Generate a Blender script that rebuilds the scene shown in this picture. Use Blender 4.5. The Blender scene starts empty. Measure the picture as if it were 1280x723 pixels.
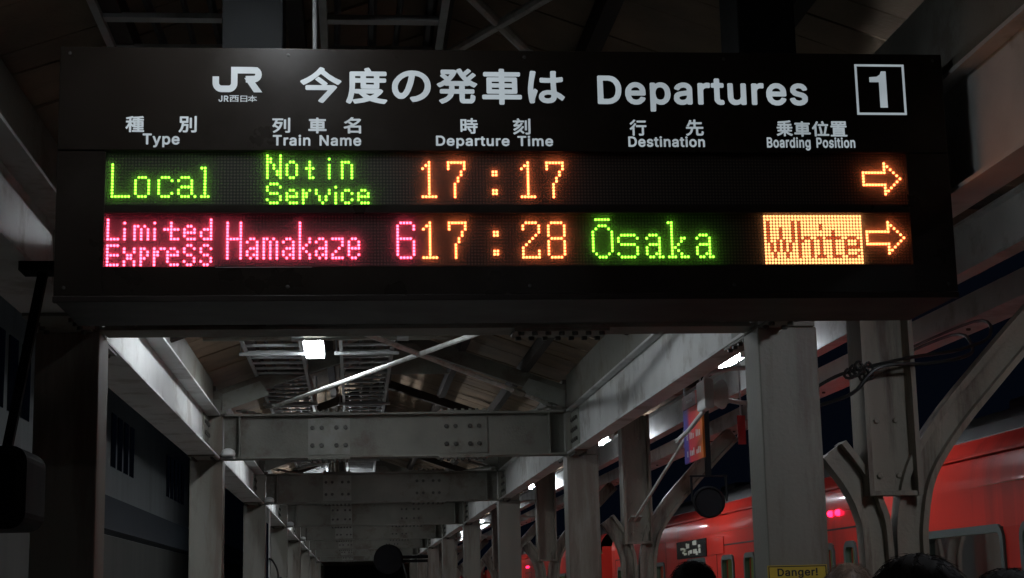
import bpy, bmesh, math, random
from mathutils import Matrix, Vector
import numpy as np

random.seed(7)
SC = bpy.context.scene
COL = SC.collection

# ---------------------------------------------------------------- camera
cam = bpy.data.cameras.new('camera')
cam.sensor_width = 36.0
cam.lens = 57.656
cam.clip_start = 0.05
cam.clip_end = 2000
cam_o = bpy.data.objects.new('camera', cam)
COL.objects.link(cam_o)
cam_o.matrix_world = Matrix(((0.99531768, 0.00475037, -0.0965409, 0.0),
                             (-0.09402383, -0.1839908, -0.97842062, 0.0),
                             (-0.0224105, 0.98291649, -0.18268265, 1.65),
                             (0, 0, 0, 1)))
SC.camera = cam_o

# ---------------------------------------------------------------- night sky, exposure
w = bpy.data.worlds.new('World')
SC.world = w
w.use_nodes = True
nt = w.node_tree
bg = nt.nodes['Background']
sky = nt.nodes.new('ShaderNodeTexSky')
sky.sky_type = 'NISHITA'
sky.sun_disc = False
sky.sun_elevation = math.radians(-4.0)
sky.sun_rotation = math.radians(250)
tint = nt.nodes.new('ShaderNodeMixRGB')
tint.blend_type = 'MIX'
tint.inputs[0].default_value = 0.85
tint.inputs[2].default_value = (0.009, 0.016, 0.036, 1)
nt.links.new(sky.outputs[0], tint.inputs[1])
nt.links.new(tint.outputs[0], bg.inputs[0])
bg.inputs[1].default_value = 0.10
SC.view_settings.view_transform = 'Standard'
SC.view_settings.look = 'None'
SC.view_settings.exposure = 0.0
SC.view_settings.gamma = 1.0
SC.render.engine = 'CYCLES'
SC.cycles.use_denoising = True
SC.cycles.max_bounces = 6
SC.cycles.diffuse_bounces = 4
SC.cycles.glossy_bounces = 3
SC.cycles.transparent_max_bounces = 12
SC.cycles.sample_clamp_indirect = 4.0
SC.cycles.caustics_reflective = False
SC.cycles.caustics_refractive = False
SC.cycles.use_light_tree = True

TUBE_L = 66.0          # radiance of the platform tubes
SIDE_L = 215.0

# ---------------------------------------------------------------- materials
def mat(name, col, rough=0.5, metal=0.0, spec=0.5, var=0.25, scale=6.0, dirt=None, dirt_amt=0.0, bump=0.0, coat=0.0, streak=False):
    m = bpy.data.materials.new(name)
    m.use_nodes = True
    n = m.node_tree.nodes
    l = m.node_tree.links
    p = n['Principled BSDF']
    p.inputs['Roughness'].default_value = rough
    p.inputs['Metallic'].default_value = metal
    p.inputs['Specular IOR Level'].default_value = spec
    p.inputs['Coat Weight'].default_value = coat
    p.inputs['Coat Roughness'].default_value = 0.06
    geo = n.new('ShaderNodeNewGeometry')
    mp = n.new('ShaderNodeMapping')
    l.new(geo.outputs['Position'], mp.inputs[0])
    if streak:
        mp.inputs['Scale'].default_value = (1, 1, 0.12)
    tx = n.new('ShaderNodeTexNoise')
    tx.inputs['Scale'].default_value = scale
    tx.inputs['Detail'].default_value = 6
    l.new(mp.outputs[0], tx.inputs['Vector'])
    rp = n.new('ShaderNodeValToRGB')
    c = col
    rp.color_ramp.elements[0].position = 0.3
    rp.color_ramp.elements[1].position = 0.7
    rp.color_ramp.elements[0].color = tuple(x * (1 - var) for x in c) + (1,)
    rp.color_ramp.elements[1].color = tuple(min(1, x * (1 + var)) for x in c) + (1,)
    l.new(tx.outputs['Fac'], rp.inputs[0])
    out = rp.outputs[0]
    if dirt:
        t2 = n.new('ShaderNodeTexNoise')
        t2.inputs['Scale'].default_value = scale * 0.45
        t2.inputs['Detail'].default_value = 9
        t2.inputs['Roughness'].default_value = 0.7
        l.new(mp.outputs[0], t2.inputs['Vector'])
        r2 = n.new('ShaderNodeValToRGB')
        r2.color_ramp.elements[0].position = 0.51
        r2.color_ramp.elements[1].position = 0.60
        r2.color_ramp.elements[0].color = (0, 0, 0, 1)
        r2.color_ramp.elements[1].color = (dirt_amt,) * 3 + (1,)
        l.new(t2.outputs['Fac'], r2.inputs[0])
        mx = n.new('ShaderNodeMixRGB')
        l.new(r2.outputs[0], mx.inputs[0])
        l.new(out, mx.inputs[1])
        mx.inputs[2].default_value = tuple(dirt) + (1,)
        out = mx.outputs[0]
    l.new(out, p.inputs['Base Color'])
    rr = n.new('ShaderNodeMapRange')
    rr.inputs['To Min'].default_value = max(0.02, rough - 0.1)
    rr.inputs['To Max'].default_value = min(1, rough + 0.12)
    l.new(tx.outputs['Fac'], rr.inputs['Value'])
    l.new(rr.outputs[0], p.inputs['Roughness'])
    if bump:
        t3 = n.new('ShaderNodeTexNoise')
        t3.inputs['Scale'].default_value = 60
        t3.inputs['Detail'].default_value = 4
        l.new(geo.outputs['Position'], t3.inputs['Vector'])
        b = n.new('ShaderNodeBump')
        b.inputs['Strength'].default_value = bump
        b.inputs['Distance'].default_value = 0.01
        l.new(t3.outputs['Fac'], b.inputs['Height'])
        l.new(b.outputs[0], p.inputs['Normal'])
    return m


def emis(name, col, strength, base=(0.5, 0.5, 0.5)):
    m = bpy.data.materials.new(name)
    m.use_nodes = True
    p = m.node_tree.nodes['Principled BSDF']
    p.inputs['Base Color'].default_value = tuple(base) + (1,)
    p.inputs['Emission Color'].default_value = tuple(col) + (1,)
    p.inputs['Emission Strength'].default_value = strength
    p.inputs['Roughness'].default_value = 0.5
    return m


M = {}
M['paint'] = mat('grey_green_steel_paint', (0.20, 0.196, 0.165), 0.5, var=0.12, scale=5, dirt=(0.085, 0.05, 0.03), dirt_amt=0.6, bump=0.15, streak=True)
M['paint_beam'] = mat('dull_beam_paint', (0.165, 0.165, 0.14), 0.55, var=0.16, scale=4, dirt=(0.075, 0.045, 0.025), dirt_amt=0.6, bump=0.2)
M['plate'] = mat('pale_splice_paint', (0.24, 0.25, 0.22), 0.5, var=0.12, scale=9, dirt=(0.12, 0.09, 0.06), dirt_amt=0.4, bump=0.1)
M['old_rail'] = mat('old_rail_paint', (0.25, 0.225, 0.18), 0.5, var=0.2, scale=6, dirt=(0.06, 0.033, 0.02), dirt_amt=0.85, bump=0.25, streak=True)
M['pale_steel'] = mat('pale_channel_paint', (0.55, 0.565, 0.555), 0.45, var=0.12, scale=4, dirt=(0.14, 0.11, 0.08), dirt_amt=0.5, bump=0.1)
M['wood'] = mat('dark_roof_boards', (0.23, 0.165, 0.11), 0.7, var=0.35, scale=3, bump=0.3)
M['wood_dark'] = mat('smoke_dark_timber', (0.03, 0.022, 0.017), 0.75, var=0.4, scale=4, bump=0.2)
M['galv'] = mat('galvanised_steel', (0.42, 0.44, 0.44), 0.5, metal=0.3, var=0.15, scale=12)
M['galv_dull'] = mat('dull_screw_steel', (0.06, 0.058, 0.055), 0.5, metal=0.4)
M['rod'] = mat('pale_rod_paint', (0.62, 0.63, 0.60), 0.4, var=0.15, scale=14, dirt=(0.25, 0.2, 0.14), dirt_amt=0.4)
M['white'] = mat('white_enamel', (0.75, 0.77, 0.76), 0.4, var=0.06, scale=8)
M['black'] = mat('black_plastic', (0.006, 0.006, 0.007), 0.75, spec=0.1, var=0.2, scale=8)
M['cable'] = mat('black_cable', (0.02, 0.02, 0.02), 0.45, var=0.2, scale=10)
M['board'] = mat('dark_brown_sign_enamel', (0.0165, 0.0128, 0.0102), 0.30, var=0.12, scale=5, spec=0.25, dirt=(0.030, 0.026, 0.022), dirt_amt=0.35)
M['board_edge'] = mat('dark_brown_sign_edge', (0.017, 0.0125, 0.0105), 0.5, spec=0.25, var=0.15, scale=7)
M['letter'] = emis('emissive_white_lettering', (0.62, 0.72, 0.78), 0.50, (0.30, 0.30, 0.30))  # white lettering given its own emission
M['concrete'] = mat('platform_concrete', (0.22, 0.215, 0.20), 0.8, var=0.2, scale=3, bump=0.3)
M['ballast'] = mat('track_ballast', (0.12, 0.105, 0.09), 0.9, var=0.4, scale=20, bump=0.8)
M['rail_steel'] = mat('rail_steel', (0.25, 0.2, 0.17), 0.35, metal=0.8, var=0.2)
M['red'] = mat('vermilion_train_paint', (0.60, 0.034, 0.022), 0.32, spec=0.10, var=0.10, scale=2, coat=0.4, dirt=(0.28, 0.022, 0.015), dirt_amt=0.6, streak=True)
M['train_roof'] = mat('sooty_train_roof', (0.075, 0.075, 0.075), 0.7, var=0.3, scale=3)
M['alu'] = mat('dull_aluminium', (0.06, 0.08, 0.075), 0.45, metal=0.2, var=0.1)
M['interior'] = mat('train_interior_panel', (0.27, 0.31, 0.17), 0.6, var=0.1)
M['seat'] = mat('train_seat_cloth', (0.04, 0.07, 0.10), 0.8, var=0.2)
M['wall_white'] = mat('white_wall_render', (0.45, 0.475, 0.46), 0.8, var=0.08, scale=1.5, dirt=(0.3, 0.3, 0.28), dirt_amt=0.4, streak=True)
M['wall_dark'] = mat('slate_cladding', (0.045, 0.055, 0.065), 0.7, var=0.15, scale=2)
M['window_dark'] = mat('dark_window_glass', (0.008, 0.009, 0.011), 0.15, var=0.1)
M['yellow'] = mat('yellow_plate', (0.55, 0.40, 0.03), 0.5, var=0.08, scale=9, dirt=(0.25, 0.18, 0.03), dirt_amt=0.4)
M['ink'] = mat('black_ink', (0.012, 0.012, 0.012), 0.6, var=0.1)
M['skin'] = mat('skin', (0.45, 0.28, 0.20), 0.5, var=0.08)
M['hair'] = mat('black_hair', (0.004, 0.0035, 0.0033), 0.8, spec=0.05, var=0.3, scale=40)
M['hair_brown'] = mat('brown_hair', (0.10, 0.065, 0.045), 0.6, var=0.35, scale=60)
M['coat_dark'] = mat('dark_coat_cloth', (0.025, 0.026, 0.032), 0.85, var=0.2)
M['coat_navy'] = mat('navy_coat_cloth', (0.02, 0.03, 0.06), 0.85, var=0.2)
M['coat_brown'] = mat('brown_coat_cloth', (0.10, 0.07, 0.05), 0.85, var=0.2)
M['trousers'] = mat('dark_trousers_cloth', (0.02, 0.02, 0.024), 0.85, var=0.2)
M['maroon'] = mat('maroon_print', (0.07, 0.014, 0.018), 0.6, var=0.1)
M['red_sheet'] = mat('red_sheet', (0.45, 0.03, 0.03), 0.5, var=0.1)
M['bolt'] = mat('dark_bolt_heads', (0.05, 0.048, 0.042), 0.5, var=0.2)
M['light_shield'] = mat('grey_light_shield', (0.10, 0.10, 0.10), 0.6, var=0.1)
M['darkened_tube'] = mat('unlit_tube', (0.6, 0.6, 0.58), 0.3, var=0.05)
M['hanger'] = mat('grey_hanger_steel', (0.006, 0.007, 0.0075), 0.7, spec=0.2, var=0.15)
M['wall_shade_tone'] = mat('canopy_shade_wall_tone', (0.16, 0.16, 0.145), 0.85, var=0.15, scale=1.5, streak=True)  # wall colour darkened for the shade under the fascia
M['tube'] = emis('lit_fluorescent_tube', (0.90, 0.95, 1.0), TUBE_L)
M['side_tube'] = emis('lit_side_tube', (0.86, 0.92, 1.0), SIDE_L)
M['led_g'] = emis('green_led', (0.28, 1.0, 0.045), 4.5, (0, 0, 0))
M['led_r'] = emis('pinkish_red_led', (1.0, 0.065, 0.13), 11.0, (0, 0, 0))
M['led_o'] = emis('orange_led', (1.0, 0.19, 0.055), 9.5, (0, 0, 0))
M['led_y'] = emis('amber_led', (1.0, 0.37, 0.12), 3.6, (0, 0, 0))
M['led_dim'] = emis('dim_red_led', (1.0, 0.05, 0.01), 0.6, (0, 0, 0))
M['marker'] = emis('red_marker_lamp', (1.0, 0.012, 0.06), 7.0, (0.3, 0, 0))
M['car_light'] = emis('train_ceiling_lamp', (0.85, 1.0, 0.60), 8.0)
M['display'] = emis('dim_green_display', (0.6, 0.62, 0.25), 0.07)


def glass_mat():
    m = bpy.data.materials.new('train_window_glass')
    m.use_nodes = True
    n = m.node_tree.nodes
    l = m.node_tree.links
    n.remove(n['Principled BSDF'])
    t = n.new('ShaderNodeBsdfTransparent')
    t.inputs[0].default_value = (0.62, 0.72, 0.62, 1)
    g = n.new('ShaderNodeBsdfGlossy')
    g.inputs['Roughness'].default_value = 0.03
    f = n.new('ShaderNodeFresnel')
    f.inputs[0].default_value = 1.5
    mx = n.new('ShaderNodeMixShader')
    l.new(f.outputs[0], mx.inputs[0])
    l.new(t.outputs[0], mx.inputs[1])
    l.new(g.outputs[0], mx.inputs[2])
    l.new(mx.outputs[0], n['Material Output'].inputs[0])
    return m


def cover_mat():
    m = bpy.data.materials.new('hazy_display_cover')
    m.use_nodes = True
    n = m.node_tree.nodes
    l = m.node_tree.links
    n.remove(n['Principled BSDF'])
    t = n.new('ShaderNodeBsdfTransparent')
    t.inputs[0].default_value = (1, 1, 1, 1)
    s = n.new('ShaderNodeBsdfTranslucent')
    s.inputs[0].default_value = (0.8, 0.8, 0.8, 1)
    mx = n.new('ShaderNodeMixShader')
    mx.inputs[0].default_value = 0.15
    l.new(t.outputs[0], mx.inputs[1])
    l.new(s.outputs[0], mx.inputs[2])
    l.new(mx.outputs[0], n['Material Output'].inputs[0])
    return m


def led_panel_mat():
    """black carrier with a grid of unlit dots, 10.1 mm apart"""
    m = bpy.data.materials.new('unlit_dot_matrix')
    m.use_nodes = True
    n = m.node_tree.nodes
    l = m.node_tree.links
    p = n['Principled BSDF']
    p.inputs['Roughness'].default_value = 0.55
    tc = n.new('ShaderNodeTexCoord')
    sx = n.new('ShaderNodeSeparateXYZ')
    l.new(tc.outputs['Object'], sx.inputs[0])

    def mth(op, a, b=None):
        k = n.new('ShaderNodeMath')
        k.operation = op
        for i, v in enumerate((a, b)):
            if v is None:
                continue
            if isinstance(v, (int, float)):
                k.inputs[i].default_value = v
            else:
                l.new(v, k.inputs[i])
        return k.outputs[0]
    d = []
    for ax in ('X', 'Z'):
        f = mth('FRACT', mth('DIVIDE', sx.outputs[ax], 0.0101))
        d.append(mth('POWER', mth('SUBTRACT', f, 0.5), 2))
    r = mth('ADD', d[0], d[1])
    k = mth('LESS_THAN', r, 0.105)
    mx = n.new('ShaderNodeMixRGB')
    l.new(k, mx.inputs[0])
    mx.inputs[1].default_value = (0.012, 0.010, 0.010, 1)
    mx.inputs[2].default_value = (0.075, 0.062, 0.05, 1)
    l.new(mx.outputs[0], p.inputs['Base Color'])
    return m


def banner_mat():
    m = bpy.data.materials.new('striped_banner_print')
    m.use_nodes = True
    n = m.node_tree.nodes
    l = m.node_tree.links
    p = n['Principled BSDF']
    p.inputs['Roughness'].default_value = 0.4
    tc = n.new('ShaderNodeTexCoord')
    sx = n.new('ShaderNodeSeparateXYZ')
    l.new(tc.outputs['Object'], sx.inputs[0])
    mr = n.new('ShaderNodeMapRange')
    mr.inputs['From Min'].default_value = 0.28
    mr.inputs['From Max'].default_value = -0.28
    l.new(sx.outputs['Y'], mr.inputs['Value'])
    rp = n.new('ShaderNodeValToRGB')
    e = rp.color_ramp.elements
    e[0].color = (0.05, 0.06, 0.35, 1)
    e[1].color = (0.80, 0.22, 0.03, 1)
    e.new(0.22).color = (0.10, 0.06, 0.35, 1)
    e.new(0.34).color = (0.65, 0.035, 0.06, 1)
    e.new(0.66).color = (0.72, 0.05, 0.05, 1)
    l.new(mr.outputs[0], rp.inputs[0])
    l.new(rp.outputs[0], p.inputs['Base Color'])
    return m


# the lettering's own emission varies a little at random
_n = M['letter'].node_tree.nodes
_g = _n.new('ShaderNodeNewGeometry')
_t = _n.new('ShaderNodeTexNoise')
_t.inputs['Scale'].default_value = 7.0
_m = _n.new('ShaderNodeMapRange')
_m.inputs['From Min'].default_value = 0.3
_m.inputs['From Max'].default_value = 0.7
_m.inputs['To Min'].default_value = 0.40
_m.inputs['To Max'].default_value = 0.56
M['letter'].node_tree.links.new(_g.outputs['Position'], _t.inputs['Vector'])
M['letter'].node_tree.links.new(_t.outputs['Fac'], _m.inputs['Value'])
M['letter'].node_tree.links.new(_m.outputs[0], _n['Principled BSDF'].inputs['Emission Strength'])
M['glass'] = glass_mat()
M['cover'] = cover_mat()
M['led_panel'] = led_panel_mat()
M['banner'] = banner_mat()


# ---------------------------------------------------------------- mesh helpers
class MB:
    def __init__(s):
        s.v, s.f, s.mi, s.cur = [], [], [], 0

    def add(s, vs, fs):
        k = len(s.v)
        s.v += [tuple(x) for x in vs]
        s.f += [tuple(i + k for i in q) for q in fs]
        s.mi += [s.cur] * len(fs)
        return s

    def box(s, x0, x1, y0, y1, z0, z1):
        return s.add([(x0, y0, z0), (x1, y0, z0), (x1, y1, z0), (x0, y1, z0), (x0, y0, z1), (x1, y0, z1), (x1, y1, z1), (x0, y1, z1)],
                     [(0, 3, 2, 1), (4, 5, 6, 7), (0, 1, 5, 4), (1, 2, 6, 5), (2, 3, 7, 6), (3, 0, 4, 7)])

    def beam(s, p, q, wd, ht, up=(0, 0, 1)):
        """a bar of rectangular section from p to q"""
        p, q = Vector(p), Vector(q)
        d = (q - p).normalized()
        a = d.cross(Vector(up)).normalized() * wd / 2
        b = a.cross(d).normalized() * ht / 2
        vs = [p - a - b, p + a - b, p + a + b, p - a + b, q - a - b, q + a - b, q + a + b, q - a + b]
        return s.add(vs, [(0, 3, 2, 1), (4, 5, 6, 7), (0, 1, 5, 4), (1, 2, 6, 5), (2, 3, 7, 6), (3, 0, 4, 7)])

    def tube(s, pts, r, n=8, rs=None):
        pts = [Vector(p) for p in pts]
        rings = []
        prev = None
        for i, p in enumerate(pts):
            d = (pts[min(i + 1, len(pts) - 1)] - pts[max(i - 1, 0)]).normalized()
            if prev is None:
                a = d.orthogonal().normalized()
            else:
                a = (prev - d * prev.dot(d)).normalized()
            prev = a
            b = d.cross(a)
            rr = rs[i] if rs else r
            rings.append([p + (a * math.cos(2 * math.pi * k / n) + b * math.sin(2 * math.pi * k / n)) * rr for k in range(n)])
        vs = [v for g in rings for v in g]
        fs = []
        for i in range(len(rings) - 1):
            for k in range(n):
                fs.append((i * n + k, i * n + (k + 1) % n, (i + 1) * n + (k + 1) % n, (i + 1) * n + k))
        fs.append(tuple(range(n - 1, -1, -1)))
        fs.append(tuple((len(rings) - 1) * n + k for k in range(n)))
        return s.add(vs, fs)

    def lathe(s, c, axis, prof, n=24):
        """prof: list of (distance along axis, radius)"""
        c, d = Vector(c), Vector(axis).normalized()
        a = d.orthogonal().normalized()
        b = d.cross(a)
        vs, fs = [], []
        for (h, r) in prof:
            for k in range(n):
                t = 2 * math.pi * k / n
                vs.append(c + d * h + (a * math.cos(t) + b * math.sin(t)) * max(r, 1e-4))
        for i in range(len(prof) - 1):
            for k in range(n):
                fs.append((i * n + k, i * n + (k + 1) % n, (i + 1) * n + (k + 1) % n, (i + 1) * n + k))
        fs.append(tuple(range(n - 1, -1, -1)))
        fs.append(tuple((len(prof) - 1) * n + k for k in range(n)))
        return s.add(vs, fs)

    def prism(s, poly, axis, a0, a1):
        """poly of 2-D points extruded along axis 'x' (points y,z), 'y' (points x,z) or 'z' (points x,y)"""
        def put(p, a):
            return {'x': (a, p[0], p[1]), 'y': (p[0], a, p[1]), 'z': (p[0], p[1], a)}[axis]
        n = len(poly)
        vs = [put(p, a0) for p in poly] + [put(p, a1) for p in poly]
        fs = [tuple(range(n)), tuple(range(2 * n - 1, n - 1, -1))]
        for i in range(n):
            j = (i + 1) % n
            fs.append((i, i + n, j + n, j))
        return s.add(vs, fs)

    def ibeam(s, axis, c, z0, z1, a0, a1, fw, tf=0.014, tw=0.012):
        """I-section along 'x' or 'y', centred on c across"""
        h = fw / 2
        poly = [(c - h, z0), (c + h, z0), (c + h, z0 + tf), (c + tw / 2, z0 + tf), (c + tw / 2, z1 - tf), (c + h, z1 - tf), (c + h, z1),
                (c - h, z1), (c - h, z1 - tf), (c - tw / 2, z1 - tf), (c - tw / 2, z0 + tf), (c - h, z0 + tf)]
        return s.prism(poly, 'x' if axis == 'x' else 'y', a0, a1)


def rbox(x0, x1, y0, y1, r, seg=5):
    """rounded rectangle outline"""
    out = []
    for cx, cy, a in ((x1 - r, y0 + r, -90), (x1 - r, y1 - r, 0), (x0 + r, y1 - r, 90), (x0 + r, y0 + r, 180)):
        for k in range(seg + 1):
            t = math.radians(a + 90 * k / seg)
            out.append((cx + r * math.cos(t), cy + r * math.sin(t)))
    return out


def tag(o, label=None, cat=None, group=None, kind=None):
    if label: o['label'] = label
    if cat:
        o['category'] = cat
        kind = kind or 'thing'
    if group: o['group'] = group
    if kind: o['kind'] = kind
    return o


def thing(name, label, cat, loc=(0, 0, 0), group=None):
    o = bpy.data.objects.new(name, None)
    o.empty_display_size = 0.1
    COL.objects.link(o)
    o.location = loc
    return tag(o, label, cat, group)


def wloc(o):
    v = Vector((0, 0, 0))
    while o is not None:
        v += o.location
        o = o.parent
    return v


def obj(name, mb, m, parent=None, bevel=0.0, smooth=False, at=None, label=None):
    """links one mesh object; mb is in world coordinates"""
    base = wloc(parent) if parent is not None else Vector(at or (0, 0, 0))
    me = bpy.data.meshes.new(name)
    me.from_pydata([(x - base.x, y - base.y, z - base.z) for x, y, z in mb.v], [], mb.f)
    for pl, i in zip(me.polygons, mb.mi):
        pl.material_index = i
    bm = bmesh.new()
    bm.from_mesh(me)
    bmesh.ops.recalc_face_normals(bm, faces=bm.faces)
    if bevel:
        ed = [e for e in bm.edges if len(e.link_faces) == 2 and e.calc_face_angle(0) > 0.6]
        bmesh.ops.bevel(bm, geom=ed, offset=bevel, segments=2, profile=0.5, affect='EDGES', clamp_overlap=True)
    bm.to_mesh(me)
    bm.free()
    if smooth:
        for p in me.polygons:
            p.use_smooth = True
    for mm in (m if isinstance(m, (list, tuple)) else [m]):
        me.materials.append(M[mm] if isinstance(mm, str) else mm)
    o = bpy.data.objects.new(name, me)
    COL.objects.link(o)
    if parent is not None:
        o.parent = parent
    else:
        o.location = base
    if label:
        o['label'] = label
    return o


def dup(root, loc, label, group=None):
    r = root.copy()
    COL.objects.link(r)
    r.location = loc
    r['label'] = label
    if group: r['group'] = group
    for ch in list(root.children):
        c = ch.copy()
        COL.objects.link(c)
        c.parent = r
        for g in list(ch.children):
            d = g.copy()
            COL.objects.link(d)
            d.parent = c
    return r


def bolts(mb, pts, axis, r=0.017, h=0.016):
    mb.cur = 1
    for p in pts:
        mb.lathe(p, axis, [(0, r), (h * 0.8, r), (h, r * 0.8)], 6)
    mb.cur = 0
    return mb


ORD = ['first', 'second', 'third', 'fourth', 'fifth', 'sixth', 'seventh', 'eighth', 'ninth', 'tenth', 'eleventh']


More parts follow.
